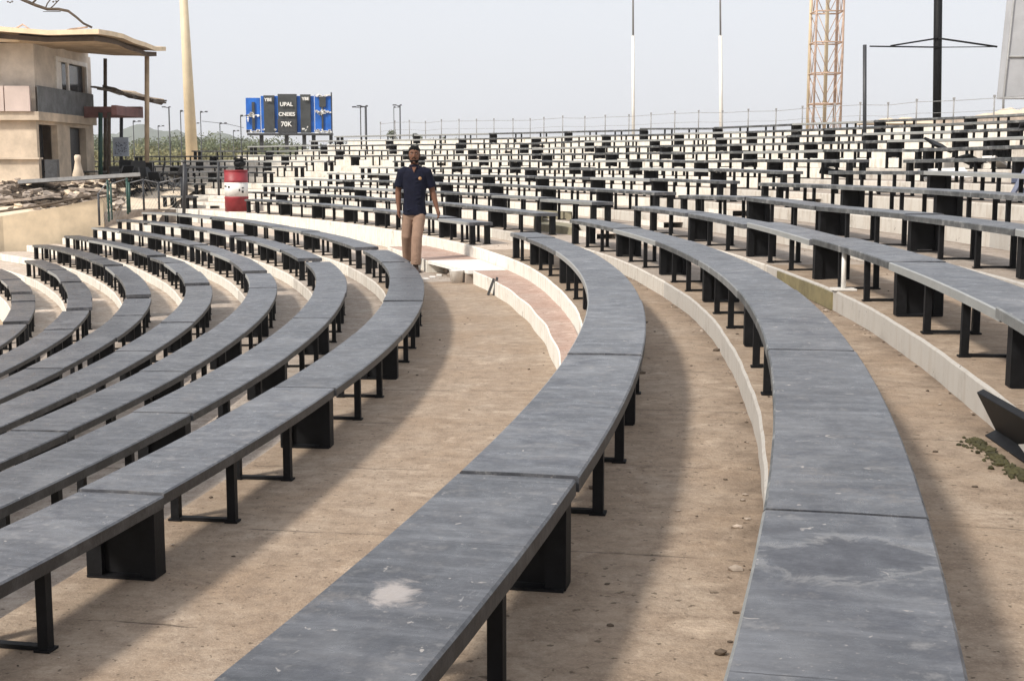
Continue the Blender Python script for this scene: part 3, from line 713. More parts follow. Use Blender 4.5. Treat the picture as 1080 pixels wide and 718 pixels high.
# ------------------------------------------------------------- scoreboard
SD = 62.0; sb0 = Vector(w3(305, 150, SD))
sb = empty('scoreboard', sb0, 'large blue and charcoal scoreboard with white lettering above the far seats', 'scoreboard')
def SBP(u, v, dy=0): return Vector((px(u, SD, v), SD+dy, pz(v, SD)))-sb0
def panel(name, u0, u1, v0, v1, m, dy=0, th=.12):
    a_ = SBP(u0, v0, dy); b_ = SBP(u1, v1, dy); q = MB(); q.box((a_+b_)/2, (abs(b_.x-a_.x), th, abs(a_.z-b_.z))); return q.build(name, M[m], sb)
panel('blue_panel', 259.3, 275, 103.5, 140, 'blue'); panel('blue_panel', 275.2, 331.8, 101.5, 140, 'blue', .0); panel('blue_panel', 332, 349.6, 100.5, 140, 'blue')
pa = panel('score_panel', 278.5, 290.5, 101, 140.5, 'charcoal', -.1); pb = panel('score_panel', 293.5, 314, 99.6, 140.7, 'charcoal', -.12); pc = panel('score_panel', 317, 328.5, 100, 140.5, 'charcoal', -.1)
panel('score_panel', 293.6, 313.9, 126, 140.4, 'steel', -.20, .06)
panel('dark_strip', 266, 269.5, 108, 137, 'charcoal', -.08); panel('dark_strip', 337, 344, 102, 113, 'charcoal', -.08); panel('dark_strip', 339.4, 341.6, 113, 138, 'charcoal', -.08)
def text(body, u, v, size, name='lettering', parent=None):
    cu = bpy.data.curves.new(name, 'FONT'); cu.body = body; cu.size = size; cu.align_x = 'CENTER'; cu.align_y = 'CENTER'; cu.extrude = .012; cu.offset = .005
    t = bpy.data.objects.new(name, cu); C.objects.link(t); t.rotation_euler = (R(90), 0, 0); bpy.context.view_layer.update()
    me = bpy.data.meshes.new_from_object(t.evaluated_get(bpy.context.evaluated_depsgraph_get())); bpy.data.objects.remove(t)
    me.materials.clear(); me.materials.append(M['lettering']); o = bpy.data.objects.new(name, me); C.objects.link(o); o.parent = sb; o.rotation_euler = (R(90), 0, 0); o.location = SBP(u, v, -.26); return o
for b_, u, v, s_ in (('YBE', 283.8, 105.8, .20), ('UPAL', 303, 110.6, .25), ('CNEIES', 303.5, 121, .235), ('70K', 303, 131.5, .30), ('YBE', 323, 104.8, .19)): text(b_, u, v, s_)
random.seed(4)
def scrap(u0, u1, v0, v1, n):
    q = MB(); cm = (SBP(u0, v0, -.10)+SBP(u1, v1, -.10))/2; q.box(cm, (max(.05, abs(px(u1, SD)-px(u0, SD))), .02, .035))
    for i in range(n):
        c_ = SBP(random.uniform(u0, u1), random.uniform(v0, v1), -.14); q.box(c_, (random.uniform(.03, .12), .06, random.uniform(.02, .08)), 0, 0, Matrix.Rotation(random.uniform(-.6, .6), 3, 'Y'))
    q.build('white_ornament', M['lettering'], sb)
scrap(261, 274, 120, 123, 12); scrap(265, 269, 119, 124, 8); scrap(261, 274, 137.5, 140, 22); scrap(333, 349, 117, 120, 14); scrap(338, 343, 116, 121, 12); scrap(333, 349, 137, 140.5, 26); scrap(333, 349, 100.5, 102, 12)
scrap(318, 325, 133.5, 138, 9); scrap(277, 279, 136, 138, 4); scrap(290, 292, 136, 138, 3); scrap(262, 262.5, 121, 128, 4)
panel('ledge', 262, 351, 140.9, 143, 'darkmetal', -.05, .5)
for u in (276, 302.5, 321, 331, 348.5): q = MB(); a_ = SBP(u, 142); b_ = SBP(u, 158); q.box((a_+b_)/2, (.16 if u < 348 else .08, .16, a_.z-b_.z)); q.build('support_post', M['darkmetal'], sb)
q = MB(); q.box((SBP(349.9, 99)+SBP(349.9, 150))/2, (.05, .1, 2.3)); q.build('side_rail', M['darkmetal'], sb)

# ------------------------------------------------------------- masts and poles
def pole(u0, v0, u1, v1, dep, r0, r1, m, label, name='flood_mast', zb=0.0, m2=None, vsplit=None, cat='pole'):
    base = Vector((px(u0, dep), dep, zb)); top = Vector((px(u1, dep, v1), dep, pz(v1, dep)))
    base.x = px(u0, dep)
    root = empty(name, base, label, cat)
    if vsplit is None:
        q = MB(); q.tube([(0, 0, 0), top-base], [r0, r1], 14); q.build('shaft', M[m], root)
    else:
        t = (pz(vsplit, dep)-zb)/(top.z-zb); mid = (top-base)*t
        q = MB(); q.tube([(0, 0, 0), mid], [r0, r0*.92], 12); q.build('lower_shaft', M[m], root)
        q = MB(); q.tube([mid, top-base], [r1, r1*.8], 10); q.build('upper_shaft', M[m2 or m], root)
    q = MB(); q.lathe([(r0*1.8, 0), (r0*1.8, .03), (r0*1.2, .05)], 12); q.build('base_plate', M[m], root)
    return root
pole(203.5, 182, 190.5, -60, 50, .235, .12, 'cream_pole', 'thick tapering cream mast rising left of the blue scoreboard', zb=.6)
pole(668, 133, 667.5, -70, 52, .062, .036, 'white_pole', 'slim white mast behind the top row, the left one of a pair', zb=1.5, m2='galv', vsplit=38)
pole(761, 132, 759, -70, 50, .070, .034, 'white_pole', 'slim white and grey mast behind the top row, nearer the lattice tower', zb=1.5, m2='galv', vsplit=38)
bp = pole(912.3, 160, 912, 47.5, 27.5, .038, .038, 'darkmetal', 'black square-topped pole standing among the upper benches on the right', 'black_pole', zb=1.25)
# black mast with cross arm
mr = pole(987.5, 128, 990, -60, 38, .115, .115, 'black', 'tall black mast with thin stayed cross arms, upper right', 'black_mast', zb=1.6); o0 = Vector(mr.location)
def mp(u, v, dy=0): return Vector((px(u, 38, v), 38+dy, pz(v, 38)))-o0
for pts, r in (([(916, 49.5), (988, 50.5)], .022), ([(938, 49), (988, 41)], .025), ([(988, 41), (1050, 50)], .028), ([(988, 50.5), (1050, 50)], .014)):
    q = MB(); q.tube([mp(*p, -.12) for p in pts], r, 6); q.build('cross_arm', M['black'], mr)
# lattice tower
td = 44; tw = empty('lattice_tower', (px(867.5, td), td, 1.7), 'rusty cream lattice tower rising behind the top benches', 'tower'); o0 = Vector(tw.location)
HWd = .44; zt_ = 8.6
cs = [(-HWd, -HWd), (HWd, -HWd), (HWd, HWd), (-HWd, HWd)]
for i, (x, y) in enumerate(cs): q = MB(); q.tube([(x, y, 0), (x*.96, y*.96, zt_)], .035 if i < 2 else .05, 8); q.build('leg', M['rust'] if i != 3 else M['cream_pole'], tw)
q = MB(); q.tube([(.02, 0, 0), (.0, 0, zt_)], .06, 8); q.build('ladder_pipe', M['cream_pole'], tw)
bay = .97; z = pz(110, td)-1.7-bay*2
while z < zt_:
    if z > 0:
        q = MB()
        for k in range(4): a_, b_ = cs[k], cs[(k+1) % 4]; q.tube([(*a_, z), (*b_, z)], .026, 6)
        for k in range(4):
            a_, b_ = cs[k], cs[(k+1) % 4]; m_ = ((a_[0]+b_[0])/2, (a_[1]+b_[1])/2)
            q.tube([(*a_, z+bay), (*m_, z)], .014, 5); q.tube([(*b_, z+bay), (*m_, z)], .014, 5)
        q.build('bracing', M['rust'], tw)
    z += bay
# white tapering pylon at the right edge
pd = 36; q = MB()
def wp(u, v, dy): return (px(u, pd, v), pd+dy, pz(v, pd))
for dy in (0, .5):
    for u, v in ((1058, 104), (1072, -30), (1150, -30), (1150, 104)): q.v.append(wp(u, v, dy))
q.f += [[0, 1, 2, 3], [7, 6, 5, 4], [0, 4, 5, 1], [1, 5, 6, 2], [2, 6, 7, 3], [3, 7, 4, 0]]; q.mi += [0]*6; q.sm += [False]*6
py_ = empty('pylon', (px(1085, pd), pd, 2.0), 'grey white tapering panelled pylon cut by the right edge', 'pylon'); o0 = Vector(py_.location)
q.v = [tuple(Vector(p)-o0) for p in q.v]; q.build('panel', M['pylon'], py_)
for pts in ([(1057.5, 125), (1058, 104), (1072, -30)], [(1082, 125), (1082, 104)], [(1057, 104), (1150, 104)], [(1064, 60), (1120, 60)]):
    q = MB(); q.tube([Vector(wp(u, v, -.02))-o0 for u, v in pts], .03, 6); q.build('frame', M['galv'], py_)

# ------------------------------------------------------------- fence along the top of the bowl
ft = empty('perimeter_fence', P3(30, 14.3, zt(RHI)+.2), 'thin wire fence on slim posts along the top of the seating', 'fence'); o0 = Vector(ft.location)
posts = [402, 417, 431, 449, 466, 484.5, 503, 521.7, 540.6, 559.5, 574, 594, 617, 639, 663, 687, 711, 736, 763, 790, 818, 847, 880, 908, 936, 967, 1006, 1048, 1092]
ssf = np.arange(12, 43.4, .05); pu = np.array([proj(P3(s, dR_+.13, 3))[0] for s in ssf])
zb_ = zt(RHI)+.2; tops = []
for u in posts:
    s = ssf[np.abs(pu-u).argmin()]; p = P3(s, dR_+.13, zb_)-o0
    hgt = 3.04-zb_+random.uniform(-.03, .03)
    if u in (967, 1006): hgt += .02
    q = MB(); q.tube([p, p+Vector((0, 0, hgt))], .017, 6); q.box(p+Vector((0, 0, hgt)), (.05, .05, .05)); q.build('post', M['galv'], ft); tops.append(p+Vector((0, 0, hgt-.05)))
q = MB(); q.tube(tops, .007, 4)
q.tube([t-Vector((0, 0, .28)) for t in tops], .005, 4); q.build('wire', M['galv'], ft)

# sandy heaps and broken blocks behind the top right
def heap(u0, u1, v, dep, h, label):
    q = MB(); x0, x1 = px(u0, dep), px(u1, dep); n = 26; m = 8; zb = pz(v, dep)
    for j in range(m+1):
        for i in range(n+1):
            a_ = i/n; b_ = j/m; e = max(0, math.sin(math.pi*a_))**.45*max(0, math.sin(math.pi*b_))**.6
            q.v.append((x0+(x1-x0)*a_, dep-.5+1.6*b_, zb+h*e*(1+.16*math.sin(i*1.1)+.08*math.sin(i*2.9+j))))
    for j in range(m):
        for i in range(n): a_ = j*(n+1)+i; q.f.append([a_, a_+1, a_+n+2, a_+n+1]); q.mi.append(0); q.sm.append(True)
    o = q.build('sand_heap', M['sand']); tag(o, label, 'heap')
heap(908, 1007, 131, 34.6, .16, 'long low pale sand heap on the rim beneath the black mast')
heap(1030, 1150, 127, 33.0, .30, 'pale sand heap on the rim beneath the white pylon')
mbw = MB(); uvs = []
for (s0, s1, zt2) in ((22.4, 25.3, 2.62), (25.35, 27.6, 2.55)):
    q = MB(); n = 8
    for i in range(n+1):
        s = s0+(s1-s0)*i/n
        for d, z in ((dR_+.3, zb_-.4), (dR_+.3, zt2), (dR_+.75, zt2), (dR_+.75, zb_-.4)): q.v.append(tuple(P3(s, d, z)))
    for i in range(n):
        for j in range(4): q.f.append([i*4+j, i*4+(j+1) % 4, (i+1)*4+(j+1) % 4, (i+1)*4+j]); q.mi.append(0); q.sm.append(False)
    q.f += [[0, 1, 2, 3], [n*4+3, n*4+2, n*4+1, n*4]]; q.mi += [0, 0]; q.sm += [False]*2
    o = q.build('rim_wall', M['rubble']); tag(o, 'broken grey rim wall behind the upper right benches, ' + ('under the white pylon' if s0 < 23 else 'under the black mast'), 'wall')

# ------------------------------------------------------------- small things on the terraces
def onrow(s, d, r, dz=.004): return P3(s, off(r)+d, zt(r)+dz)
# khaki plinth at the stair gap
pk = empty('plinth', P3(20.4, off(1)+.1, zt(0)), 'khaki concrete plinth with a raised back at the near stairs', 'plinth'); o0 = Vector(pk.location); rzz = hd(20.4)
def lb(c, d, m, nm): q = MB(); q.box(c, d, rzz); return q.build(nm, M[m], pk, .01)
x0, y0 = px(562, 20.6), px(603, 20.6)
q = MB(); pb_ = [(px(563, 20.8), 20.8), (px(607, 19.4), 19.4), (px(612, 20.4), 20.4), (px(566, 21.9), 21.9)]
q.prism([(a_-o0.x, b_-o0.y) for a_, b_ in pb_], -.32, pz(237, 20.3)-o0.z); q.build('base', M['olive2'], pk, .01)
q = MB(); pb_ = [(px(563, 21.0), 21.0), (px(570, 20.9), 20.9), (px(573, 21.9), 21.9), (px(603, 21.2), 21.2), (px(604, 21.5), 21.5), (px(566, 22.3), 22.3)]
q.prism([(a_-o0.x, b_-o0.y) for a_, b_ in pb_], -.3, pz(224, 21.2)-o0.z); q.build('back', M['olive2'], pk, .01)
# collapsed step: a hollow with rubble under a pale slab, bucket beside it
q = MB(); pts = [P2(17.15, -.50), P2(19.0, -.74), P2(19.0, -.02), P2(17.15, -.02)]
q.prism([(p[0], p[1]) for p in pts], .125, .17); o = q.build('broken_slab', M['riser_near'] if False else M['white']); tag(o, 'cracked whitewashed slab bridging the hollow step in the stair gap', 'slab')
q = MB()
for s_, a_ in ((18.90, 'left'), (17.35, 'right')):
    q = MB(); p = P2(s_, -.40); q.box((p[0], p[1], .062), (.24, .30, .12), hd(s_)); o = q.build('step_block', M['rubble']); tag(o, 'rough concrete block holding up the cracked slab at its '+a_+' end', 'block')
q = MB(); q.box((*P2(18.1, -.05), .06), (.05, 1.7, .12), hd(18.1)); o = q.build('hollow_shade_panel', M['dark']); tag(o, 'dark panel standing in for shade inside the hollow step', 'panel')  # near-black panel added as the shade within the hollow
for i, (s_, a_, ln) in enumerate(((18.35, .9, .34), (18.1, 1.1, .30), (17.85, .7, .36))):
    q = MB(); q.box((0, 0, 0), (ln, .06, .04), 0, 0, Matrix.Rotation(R(70), 3, 'Z') @ Matrix.Rotation(-.32, 3, 'Y')); o = q.build('broken_strip', M['darkmetal'] if i else M['rubble'])
    p = P2(s_, -.50); o.location = (p[0], p[1], .065); tag(o, ('left pale', 'middle dark', 'right dark')[i]+' broken strip leaning inside the hollow step', 'strip', 'broken strips in the hollow step')
bk = empty('bucket', (*P2(17.35, -.62), .004), 'small dirty white bucket beside the hollow step', 'bucket')
q = MB(); q.lathe([(.075, 0), (.095, .15), (.10, .155), (.09, .152), (.07, .02)], 20); q.build('pail', M['white'], bk)
q = MB(); q.tube([(.095*math.cos(t), .10*math.sin(t)*.2-.0, .15-.05*math.sin(t)) for t in np.linspace(0, math.pi, 9)], .003, 5); q.build('handle', M['galv'], bk)
q = MB(); q.box((0, 0, 0), (.03, .05, .20), 0, 0, Matrix.Rotation(.35, 3, 'Y')); q.box((.05, .01, 0), (.03, .05, .22), 0, 0, Matrix.Rotation(.2, 3, 'Y'))
o = q.build('metal_bracket', M['steel']); p = P2(15.6, -.43); o.location = (p[0], p[1], .1); tag(o, 'grey bent bracket leaning on the white front of the right half step', 'bracket')
q = MB(); q.box((0, 0, 0), (.05, .07, .20), .1); o = q.build('metal_bracket', M['black']); p = P2(20.3, -.80); o.location = (p[0], p[1], .1); tag(o, 'black bracket fixed to the white front of the left half step', 'bracket')
# papers and litter by the man's feet
for i, (u, v) in enumerate(((456, 291), (463, 289), (449, 293))):
    wh = ('middle', 'rightmost', 'leftmost')[i]
    dpt = CAMZ*F/(v-171.4); q = MB(); q.box((0, 0, .012), (random.uniform(.10, .2), .07, .012), random.uniform(0, 2), 0); o = q.build('paper_scrap', M['white']); o.location = (px(u, dpt), dpt*.99, 0); tag(o, wh+" of three crumpled white paper scraps by the man's feet", 'litter', 'paper scraps on the walkway')
# pit with algae in the riser of the second row, white pipe stub beside it
q = MB(); n = 6
for i in range(n+1):
    s = 9.75+(11.6-9.75)*i/n
    for d, z in ((off(2)-.012, zt(1)+.004), (off(2)-.012, zt(2)-.02), (off(2)+.02, zt(2)-.02), (off(2)+.02, zt(1)+.004)): q.v.append(tuple(P3(s, d, z)))
for i in range(n):
    for j in range(4): q.f.append([i*4+j, i*4+(j+1) % 4, (i+1)*4+(j+1) % 4, (i+1)*4+j]); q.mi.append(0); q.sm.append(False)
q.f += [[0, 1, 2, 3], [n*4+3, n*4+2, n*4+1, n*4]]; q.mi += [0, 0]; q.sm += [False]*2
o = q.build('algae_slab', M['olive']); tag(o, 'dark olive algae-covered slab set in the white riser of the third row', 'slab')
q = MB(); q.tube([(0, 0, 0), (0, 0, .30)], .017, 10); q.box((0, 0, .006), (.16, .14, .012)); p = onrow(9.72, .07, 2); o = q.build('white_pipe', M['white']); o.location = p; tag(o, 'short white pipe under the front edge of the third row bench', 'pipe')
# fallen dark beam lying against the riser, with mossy rubble under it
q = MB(); A_ = Vector((1.85, 5.08, zt(1)+.095)); B_ = Vector((1.74, 3.4, zt(1)+.11)); dd_ = (B_-A_).normalized()
rot = dd_.to_track_quat('X', 'Z').to_matrix() @ Matrix.Rotation(R(-62), 3, 'X')
q.box((0, 0, 0), ((B_-A_).length, .19, .03), 0, 0, rot); q.box(rot @ Vector((0, .085, -.03)), ((B_-A_).length, .03, .06), 0, 0, rot)
o = q.build('fallen_beam', M['black'], None, .004); o.location = (A_+B_)/2; tag(o, 'fallen dark bench board leaning against the white riser, lower right', 'board')
q = MB(); random.seed(8)
for i in range(260):
    t = random.random(); c_ = A_.lerp(B_, .02+t*.40); r_ = random.uniform(.003, .014)
    q.blob((c_.x-.07-abs(random.gauss(0, .03)), c_.y-random.uniform(0, .1), zt(1)+r_*.5), (r_, r_*1.5, r_*.7), 0, 1, .35)
o = q.build('mossy_rubble', M['moss']); tag(o, 'clump of dark olive mossy rubble beneath the fallen board', 'rubble', None, 'stuff')
q = MB(); q.blob((1.66, 4.02, zt(1)+.02), (.05, .09, .025), 0, 2, .12); q.box((1.72, 4.0, zt(1)+.05), (.10, .05, .02), .5)
o = q.build('dark_bracket', M['black']); tag(o, 'black bracket end resting on the ground under the fallen board', 'bracket')
# stones, chips and leaves scattered on the near treads: too many to count
q = MB()
for i in range(700):
    r = random.choice([-1, -1, -1, 0, 0, 1, 1, 2]); s = random.uniform(3, 20); wd = (off(r+1)-off(r)) if r != -1 else 1.64
    edge = random.random() < .55
    d = wd-abs(random.gauss(0, .05)) if edge else random.uniform(.05, wd-.03)
    rr = random.uniform(.0025, .008) if random.random() < .93 else random.uniform(.008, .018); p = P3(s, off(r)+min(d, wd-.02), zt(r)+.002)
    q.blob((p.x, p.y, p.z+rr*.3), (rr*random.uniform(1, 1.8), rr, rr*.6), random.choice([0, 1, 1, 2]), 1, .3)
o = q.build('grit', [M['rubble'], M['bark'], M['tread_near'] if False else M['rubble']]); tag(o, 'loose grit and concrete chips on the treads', 'grit', None, 'stuff')
# clutter high on the right: leaning blue chair, pale boards, broken slabs
random.seed(21)
def at(u, v, r, dz=0):      # point on the tread of row r seen at (u,v)
    z = zt(r)+dz; k = (v-359)/F; dy = CP-k*SP; dz_ = -SP-k*CP; t = (z-CAMZ)/dz_; return Vector(((u-540)/F*t, dy*t, z))
p = P3(15.0, off(4)+.50, zt(4)+.004); p.x = px(1074, p.y)
tr = empty('folding_trestle', p, 'slate blue folded trestle standing among the upper benches at the right edge', 'trestle')
for x0_, x1_, y_ in ((-.16, .10, 0), (-.02, .24, .05)):
    q = MB(); q.tube([(x0_, y_, 0), (x1_, y_, .52)], .035, 4, smooth=False); q.build('leg', M['denim'], tr)
q = MB(); q.box((.12, .03, .40), (.34, .05, .07)); q.build('cross_bar', M['denim'], tr)
for i in range(3):
    q = MB(); q.box((0, 0, 0), (.5, .32, .02), 0, 0, Matrix.Rotation(R(14+i*3), 3, 'X')); o = q.build('white_board', M['white']); p = P3(9.6, off(3)+.75, zt(3)+.05+.05*i); o.location = (p.x+.1, p.y, p.z); tag(o, ('lowest', 'middle', 'topmost')[i]+' white board in the small stack under the bench at the right edge', 'board', 'white boards stacked at the right edge')
for i in range(16):
    r = random.choice([6, 7, 8, 9, 10]); s = random.uniform(15.5, 21.5); q = MB(); wdt = random.uniform(.25, .7)
    q.box((0, 0, 0), (wdt, random.uniform(.15, .35), .04), 0, 0, Matrix.Rotation(random.uniform(-.6, .6)+hd(s), 3, 'Z') @ Matrix.Rotation(random.uniform(-.35, .35), 3, 'Y') @ Matrix.Rotation(random.uniform(-.5, .5), 3, 'X'))
    dk = random.random() < .5; o = q.build('broken_slab', M['black'] if dk else M['white']); o.location = P3(s, off(r)+random.uniform(.05, .9), zt(r)+(HB+.06 if i % 2 else .10)); tag(o, ('black' if dk else 'pale')+' broken slab thrown among the upper right benches', 'slab', ('black' if dk else 'pale')+' broken slabs among the upper right benches')

# ------------------------------------------------------------- vegetation, light posts and hills beyond
def tree(x, y, z, h, wd, m, label, cat='tree', name='tree', trunk=True, n=1500, seed=0):
    rs = np.random.RandomState(seed); root = empty(name, (x, y, z), label, cat, 'trees and bushes beyond the seating')
    if trunk:
        q = MB(); q.tube([(0, 0, 0), (.05*h, 0, h*.35), (0, 0, h*.7)], [.05*h**.8, .035*h**.8, .015*h**.8], 7)
        for k in range(5): an = k*1.3; q.tube([(.03*h, 0, h*(.3+.05*k)), (math.cos(an)*wd*.3, math.sin(an)*wd*.3, h*(.6+.05*k))], [.02*h**.8, .008*h**.8], 5)
        q.build('trunk', M['bark'], root)
    cl = [(rs.uniform(-.36, .36)*wd, rs.uniform(-.36, .36)*wd, h*rs.uniform(.38, .86)) for _ in range(13)]
    V = []; Fc = []
    sz = .016*(h+wd)
    for i in range(n):
        c_ = cl[rs.randint(len(cl))]; dvec = rs.normal(size=3); dvec /= np.linalg.norm(dvec); rr = wd*.19*rs.uniform(.5, 1.15)
        p = np.array(c_)+dvec*rr*np.array([1, 1, .8]); p[2] = max(p[2], .05*h if not trunk else h*.2)
        u = rs.normal(size=3); u /= np.linalg.norm(u); v2 = np.cross(u, rs.normal(size=3)); v2 /= np.linalg.norm(v2); s_ = sz*rs.uniform(.4, 1)
        b = len(V); V += [tuple(p+u*s_), tuple(p+v2*s_*.5), tuple(p-u*s_), tuple(p-v2*s_*.5)]; Fc.append((b, b+1, b+2, b+3))
    me = bpy.data.meshes.new('crown'); me.from_pydata(V, [], Fc); me.materials.append(M[m]); o = bpy.data.objects.new('crown', me); C.objects.link(o); o.parent = root
    VEG.append((x/y, root, label)); return root
VEG = []
random.seed(3)
k = 0
for i in range(30):     # far line, dark and greyed
    u = 92+i*8.5+random.uniform(-3, 3); dep = random.uniform(150, 210); top = 147+random.uniform(-6, 5)+(5 if u > 215 else 0)
    if u > 345: continue
    h = pz(top, dep)+1.35; tree(px(u, dep), dep, -1.35, h, h*1.5, 'leaf', 'dusty green tree in the distant line', seed=i, n=1800)
for i in range(26):     # nearer pale scrub
    u = 88+i*7.5+random.uniform(-3, 3); dep = random.uniform(85, 115); top = 161+random.uniform(-5, 6)
    h = pz(top, dep)+1.35; tree(px(u, dep), dep, -1.35, h, h*1.5, 'leaf2', 'pale olive bush', 'bush', 'bush', False, 1800, 100+i)
for u, top in ((238, 141), (247, 142), (226, 148)):
    dep = 130; h = pz(top, dep)+1.35; tree(px(u, dep), dep, -1.35, h, h*.75, 'leaf', 'dark tree topping the scrub', 'tree', 'tree', True, 1400, int(u))
for u, top, wd_ in ((419, 131, 14), (440, 134, 10), (455, 133, 12), (470, 135, 10), (430, 136, 8), (484, 136, 8)):
    dep = 180; h = pz(top, dep)+1.35; tree(px(u, dep), dep, -1.35, h, wd_*dep/F*1.5, 'leaf', 'distant tree above the benches', 'tree', 'tree', True, 1200, int(u)+7)
VEG.sort(key=lambda t: t[0]); cnt = {}
def zone(k_):
    u = 540+k_*F
    return ('behind the building posts' if u < 152 else 'between post and cream mast' if u < 197 else 'between mast and scoreboard' if u < 259 else 'under the scoreboard' if u < 352 else 'right of the scoreboard')
for k_, root, lab in VEG:
    key = (lab, zone(k_)); cnt[key] = cnt.get(key, 0)+1
    root['label'] = '%s, %s from the left %s' % (lab, ORDX[cnt[key]-1], zone(k_))
# hills
q = MB()
for u0, u1, v, dep in ((20, 300, 135, 1300), (-300, 170, 138, 1500), (200, 700, 152, 1700)):
    n = 40; x0, x1 = px(u0, dep), px(u1, dep); H = pz(v, dep)
    b = len(q.v)
    for j, (dy, k2) in enumerate(((-60, 0), (-20, .7), (0, 1), (40, .8), (160, 0))):
        for i in range(n+1):
            t = i/n; e = max(0, math.sin(math.pi*t))**.45*(1+.10*math.sin(t*17)+.07*math.sin(t*41+j)+.03*math.sin(t*97))*.95; q.v.append((x0+(x1-x0)*t, dep+dy*2, -1.4+(H+1.4)*e*k2))
    for j in range(4):
        for i in range(n): a_ = b+j*(n+1)+i; q.f.append([a_, a_+1, a_+n+2, a_+n+1]); q.mi.append(0); q.sm.append(True)
tag(q.build('hills', M['hill']), kind='structure')
# light posts
def lamp(u, v1, dep, label, twin=True, r=.05):
    root = empty('light_post', (px(u, dep), dep, -1.3), label, 'light post', 'slim light posts beyond the seating'); h = pz(v1, dep)+1.3
    q = MB(); q.tube([(0, 0, 0), (0, 0, h)], [r*1.3, r], 8); q.build('shaft', M['darkmetal'], root)
    if r < .024: twin = False
    q = MB(); q.tube([(0, 0, h-.05), (-.3 if twin else .3, 0, h)], r*.6, 5); q.box((-.30 if twin else .30, 0, h), (.20 if r >= .024 else .12, .12, .06)); q.box((.05, 0, h), (.10, .1, .06)); q.build('lamp_head', M['darkmetal'], root)
lamp(386.5, 112, 62, 'double-headed dark light post right of the scoreboard'); lamp(381, 113, 66, 'slimmer dark light post close left of the double-headed one', True, .025)
lamp(422.5, 111, 75, 'dark light post with lamp head left of the walking man', True, .035); lamp(416, 113, 80, 'bare thin light post left of the walking man', False, .02)
for i, (u, v) in enumerate(((142, 128), (168, 133), (180, 113), (192, 117), (205, 130), (213, 118), (233, 130), (247, 138), (255, 122))):
    lamp(u, v, random.uniform(60, 85), 'thin dark light post, '+ORDX[i]+' from the left before the scoreboard', random.random() < .5, .04 if u == 180 else .022)
tw_ = MB(); tw_.tube([w3(213, 128, 70), w3(240, 131, 71), w3(257, 135, 72)], .012, 4); o = tw_.build('overhead_cable', M['darkmetal']); tag(o, 'thin cable strung between posts left of the scoreboard', 'cable')

for nm in ('hair', 'navy', 'khaki', 'skin', 'black'): M[nm].node_tree.nodes['Principled BSDF'].inputs['Specular IOR Level'].default_value = .2
# ------------------------------------------------------------- dusty air
hz = MB(); hz.box((0, 900, 21.5), (4400, 4000, 49)); ho = hz.build('haze', []); tag(ho, kind='stuff')
hm = bpy.data.materials.new('dusty_air'); hm.use_nodes = True; hn = hm.node_tree; hn.nodes.clear()
pv = hn.nodes.new('ShaderNodeVolumePrincipled'); pv.inputs['Color'].default_value = (.93, .94, .96, 1); pv.inputs['Density'].default_value = .00035
ou = hn.nodes.new('ShaderNodeOutputMaterial'); hn.links.new(pv.outputs[0], ou.inputs['Volume']); ho.data.materials.append(hm)

# ------------------------------------------------------------- the walking man
def fuse(q, name, mat, parent, vox, smooth=3):
    """one continuous skin from overlapping lofts"""
    o = q.build(name, mat, None); m_ = o.modifiers.new('r', 'REMESH'); m_.mode = 'VOXEL'; m_.voxel_size = vox; m_.use_smooth_shade = True
    s_ = o.modifiers.new('s', 'SMOOTH'); s_.factor = .5; s_.iterations = smooth
    bpy.context.view_layer.update(); me = bpy.data.meshes.new_from_object(o.evaluated_get(bpy.context.evaluated_depsgraph_get()))
    o.modifiers.clear(); old = o.data; o.data = me; me.name = name; bpy.data.meshes.remove(old)
    for p in me.polygons: p.use_smooth = True
    o.parent = parent; return o
def ell(cx, cy, z, rx, ry, n=20, p=2.3, tilt=0):
    out = []
    for k in range(n):
        t = 2*math.pi*k/n; c_, s_ = math.cos(t), math.sin(t)
        x = rx*math.copysign(abs(c_)**(2/p), c_); y = ry*math.copysign(abs(s_)**(2/p), s_); out.append((cx+x, cy+y, z+tilt*x))
    return out
man = empty('person', (-1.365, 18.85, .003), 'man in navy polo shirt and khaki trousers walking towards the camera along the walkway', 'person')
hip = .90
# joints (x right in the picture, -y towards the camera)
J = dict(sl=(-.165, .0, 1.39), el=(-.235, .035, 1.12), wl=(-.225, -.03, .865), sr=(.165, 0, 1.39), er=(.245, .05, 1.115), wr=(.315, -.02, .87),
         hl=(-.085, 0, .90), kl=(-.115, -.03, .49), al=(-.125, .21, .135), hr=(.085, 0, .90), kr=(.035, -.16, .48), ar=(.02, -.20, .09))
body = MB()
body.rings([ell(0, 0, .84, .12, .09), ell(0, 0, .93, .128, .095), ell(0, 0, 1.05, .128, .095), ell(0, -.005, 1.2, .155, .105), ell(0, -.005, 1.33, .168, .105), ell(0, 0, 1.42, .145, .085), ell(0, .01, 1.46, .075, .06)])
body.tube([(0, .015, 1.42), (0, .005, 1.50), (0, -.005, 1.56)], [.065, .055, .055], 14)
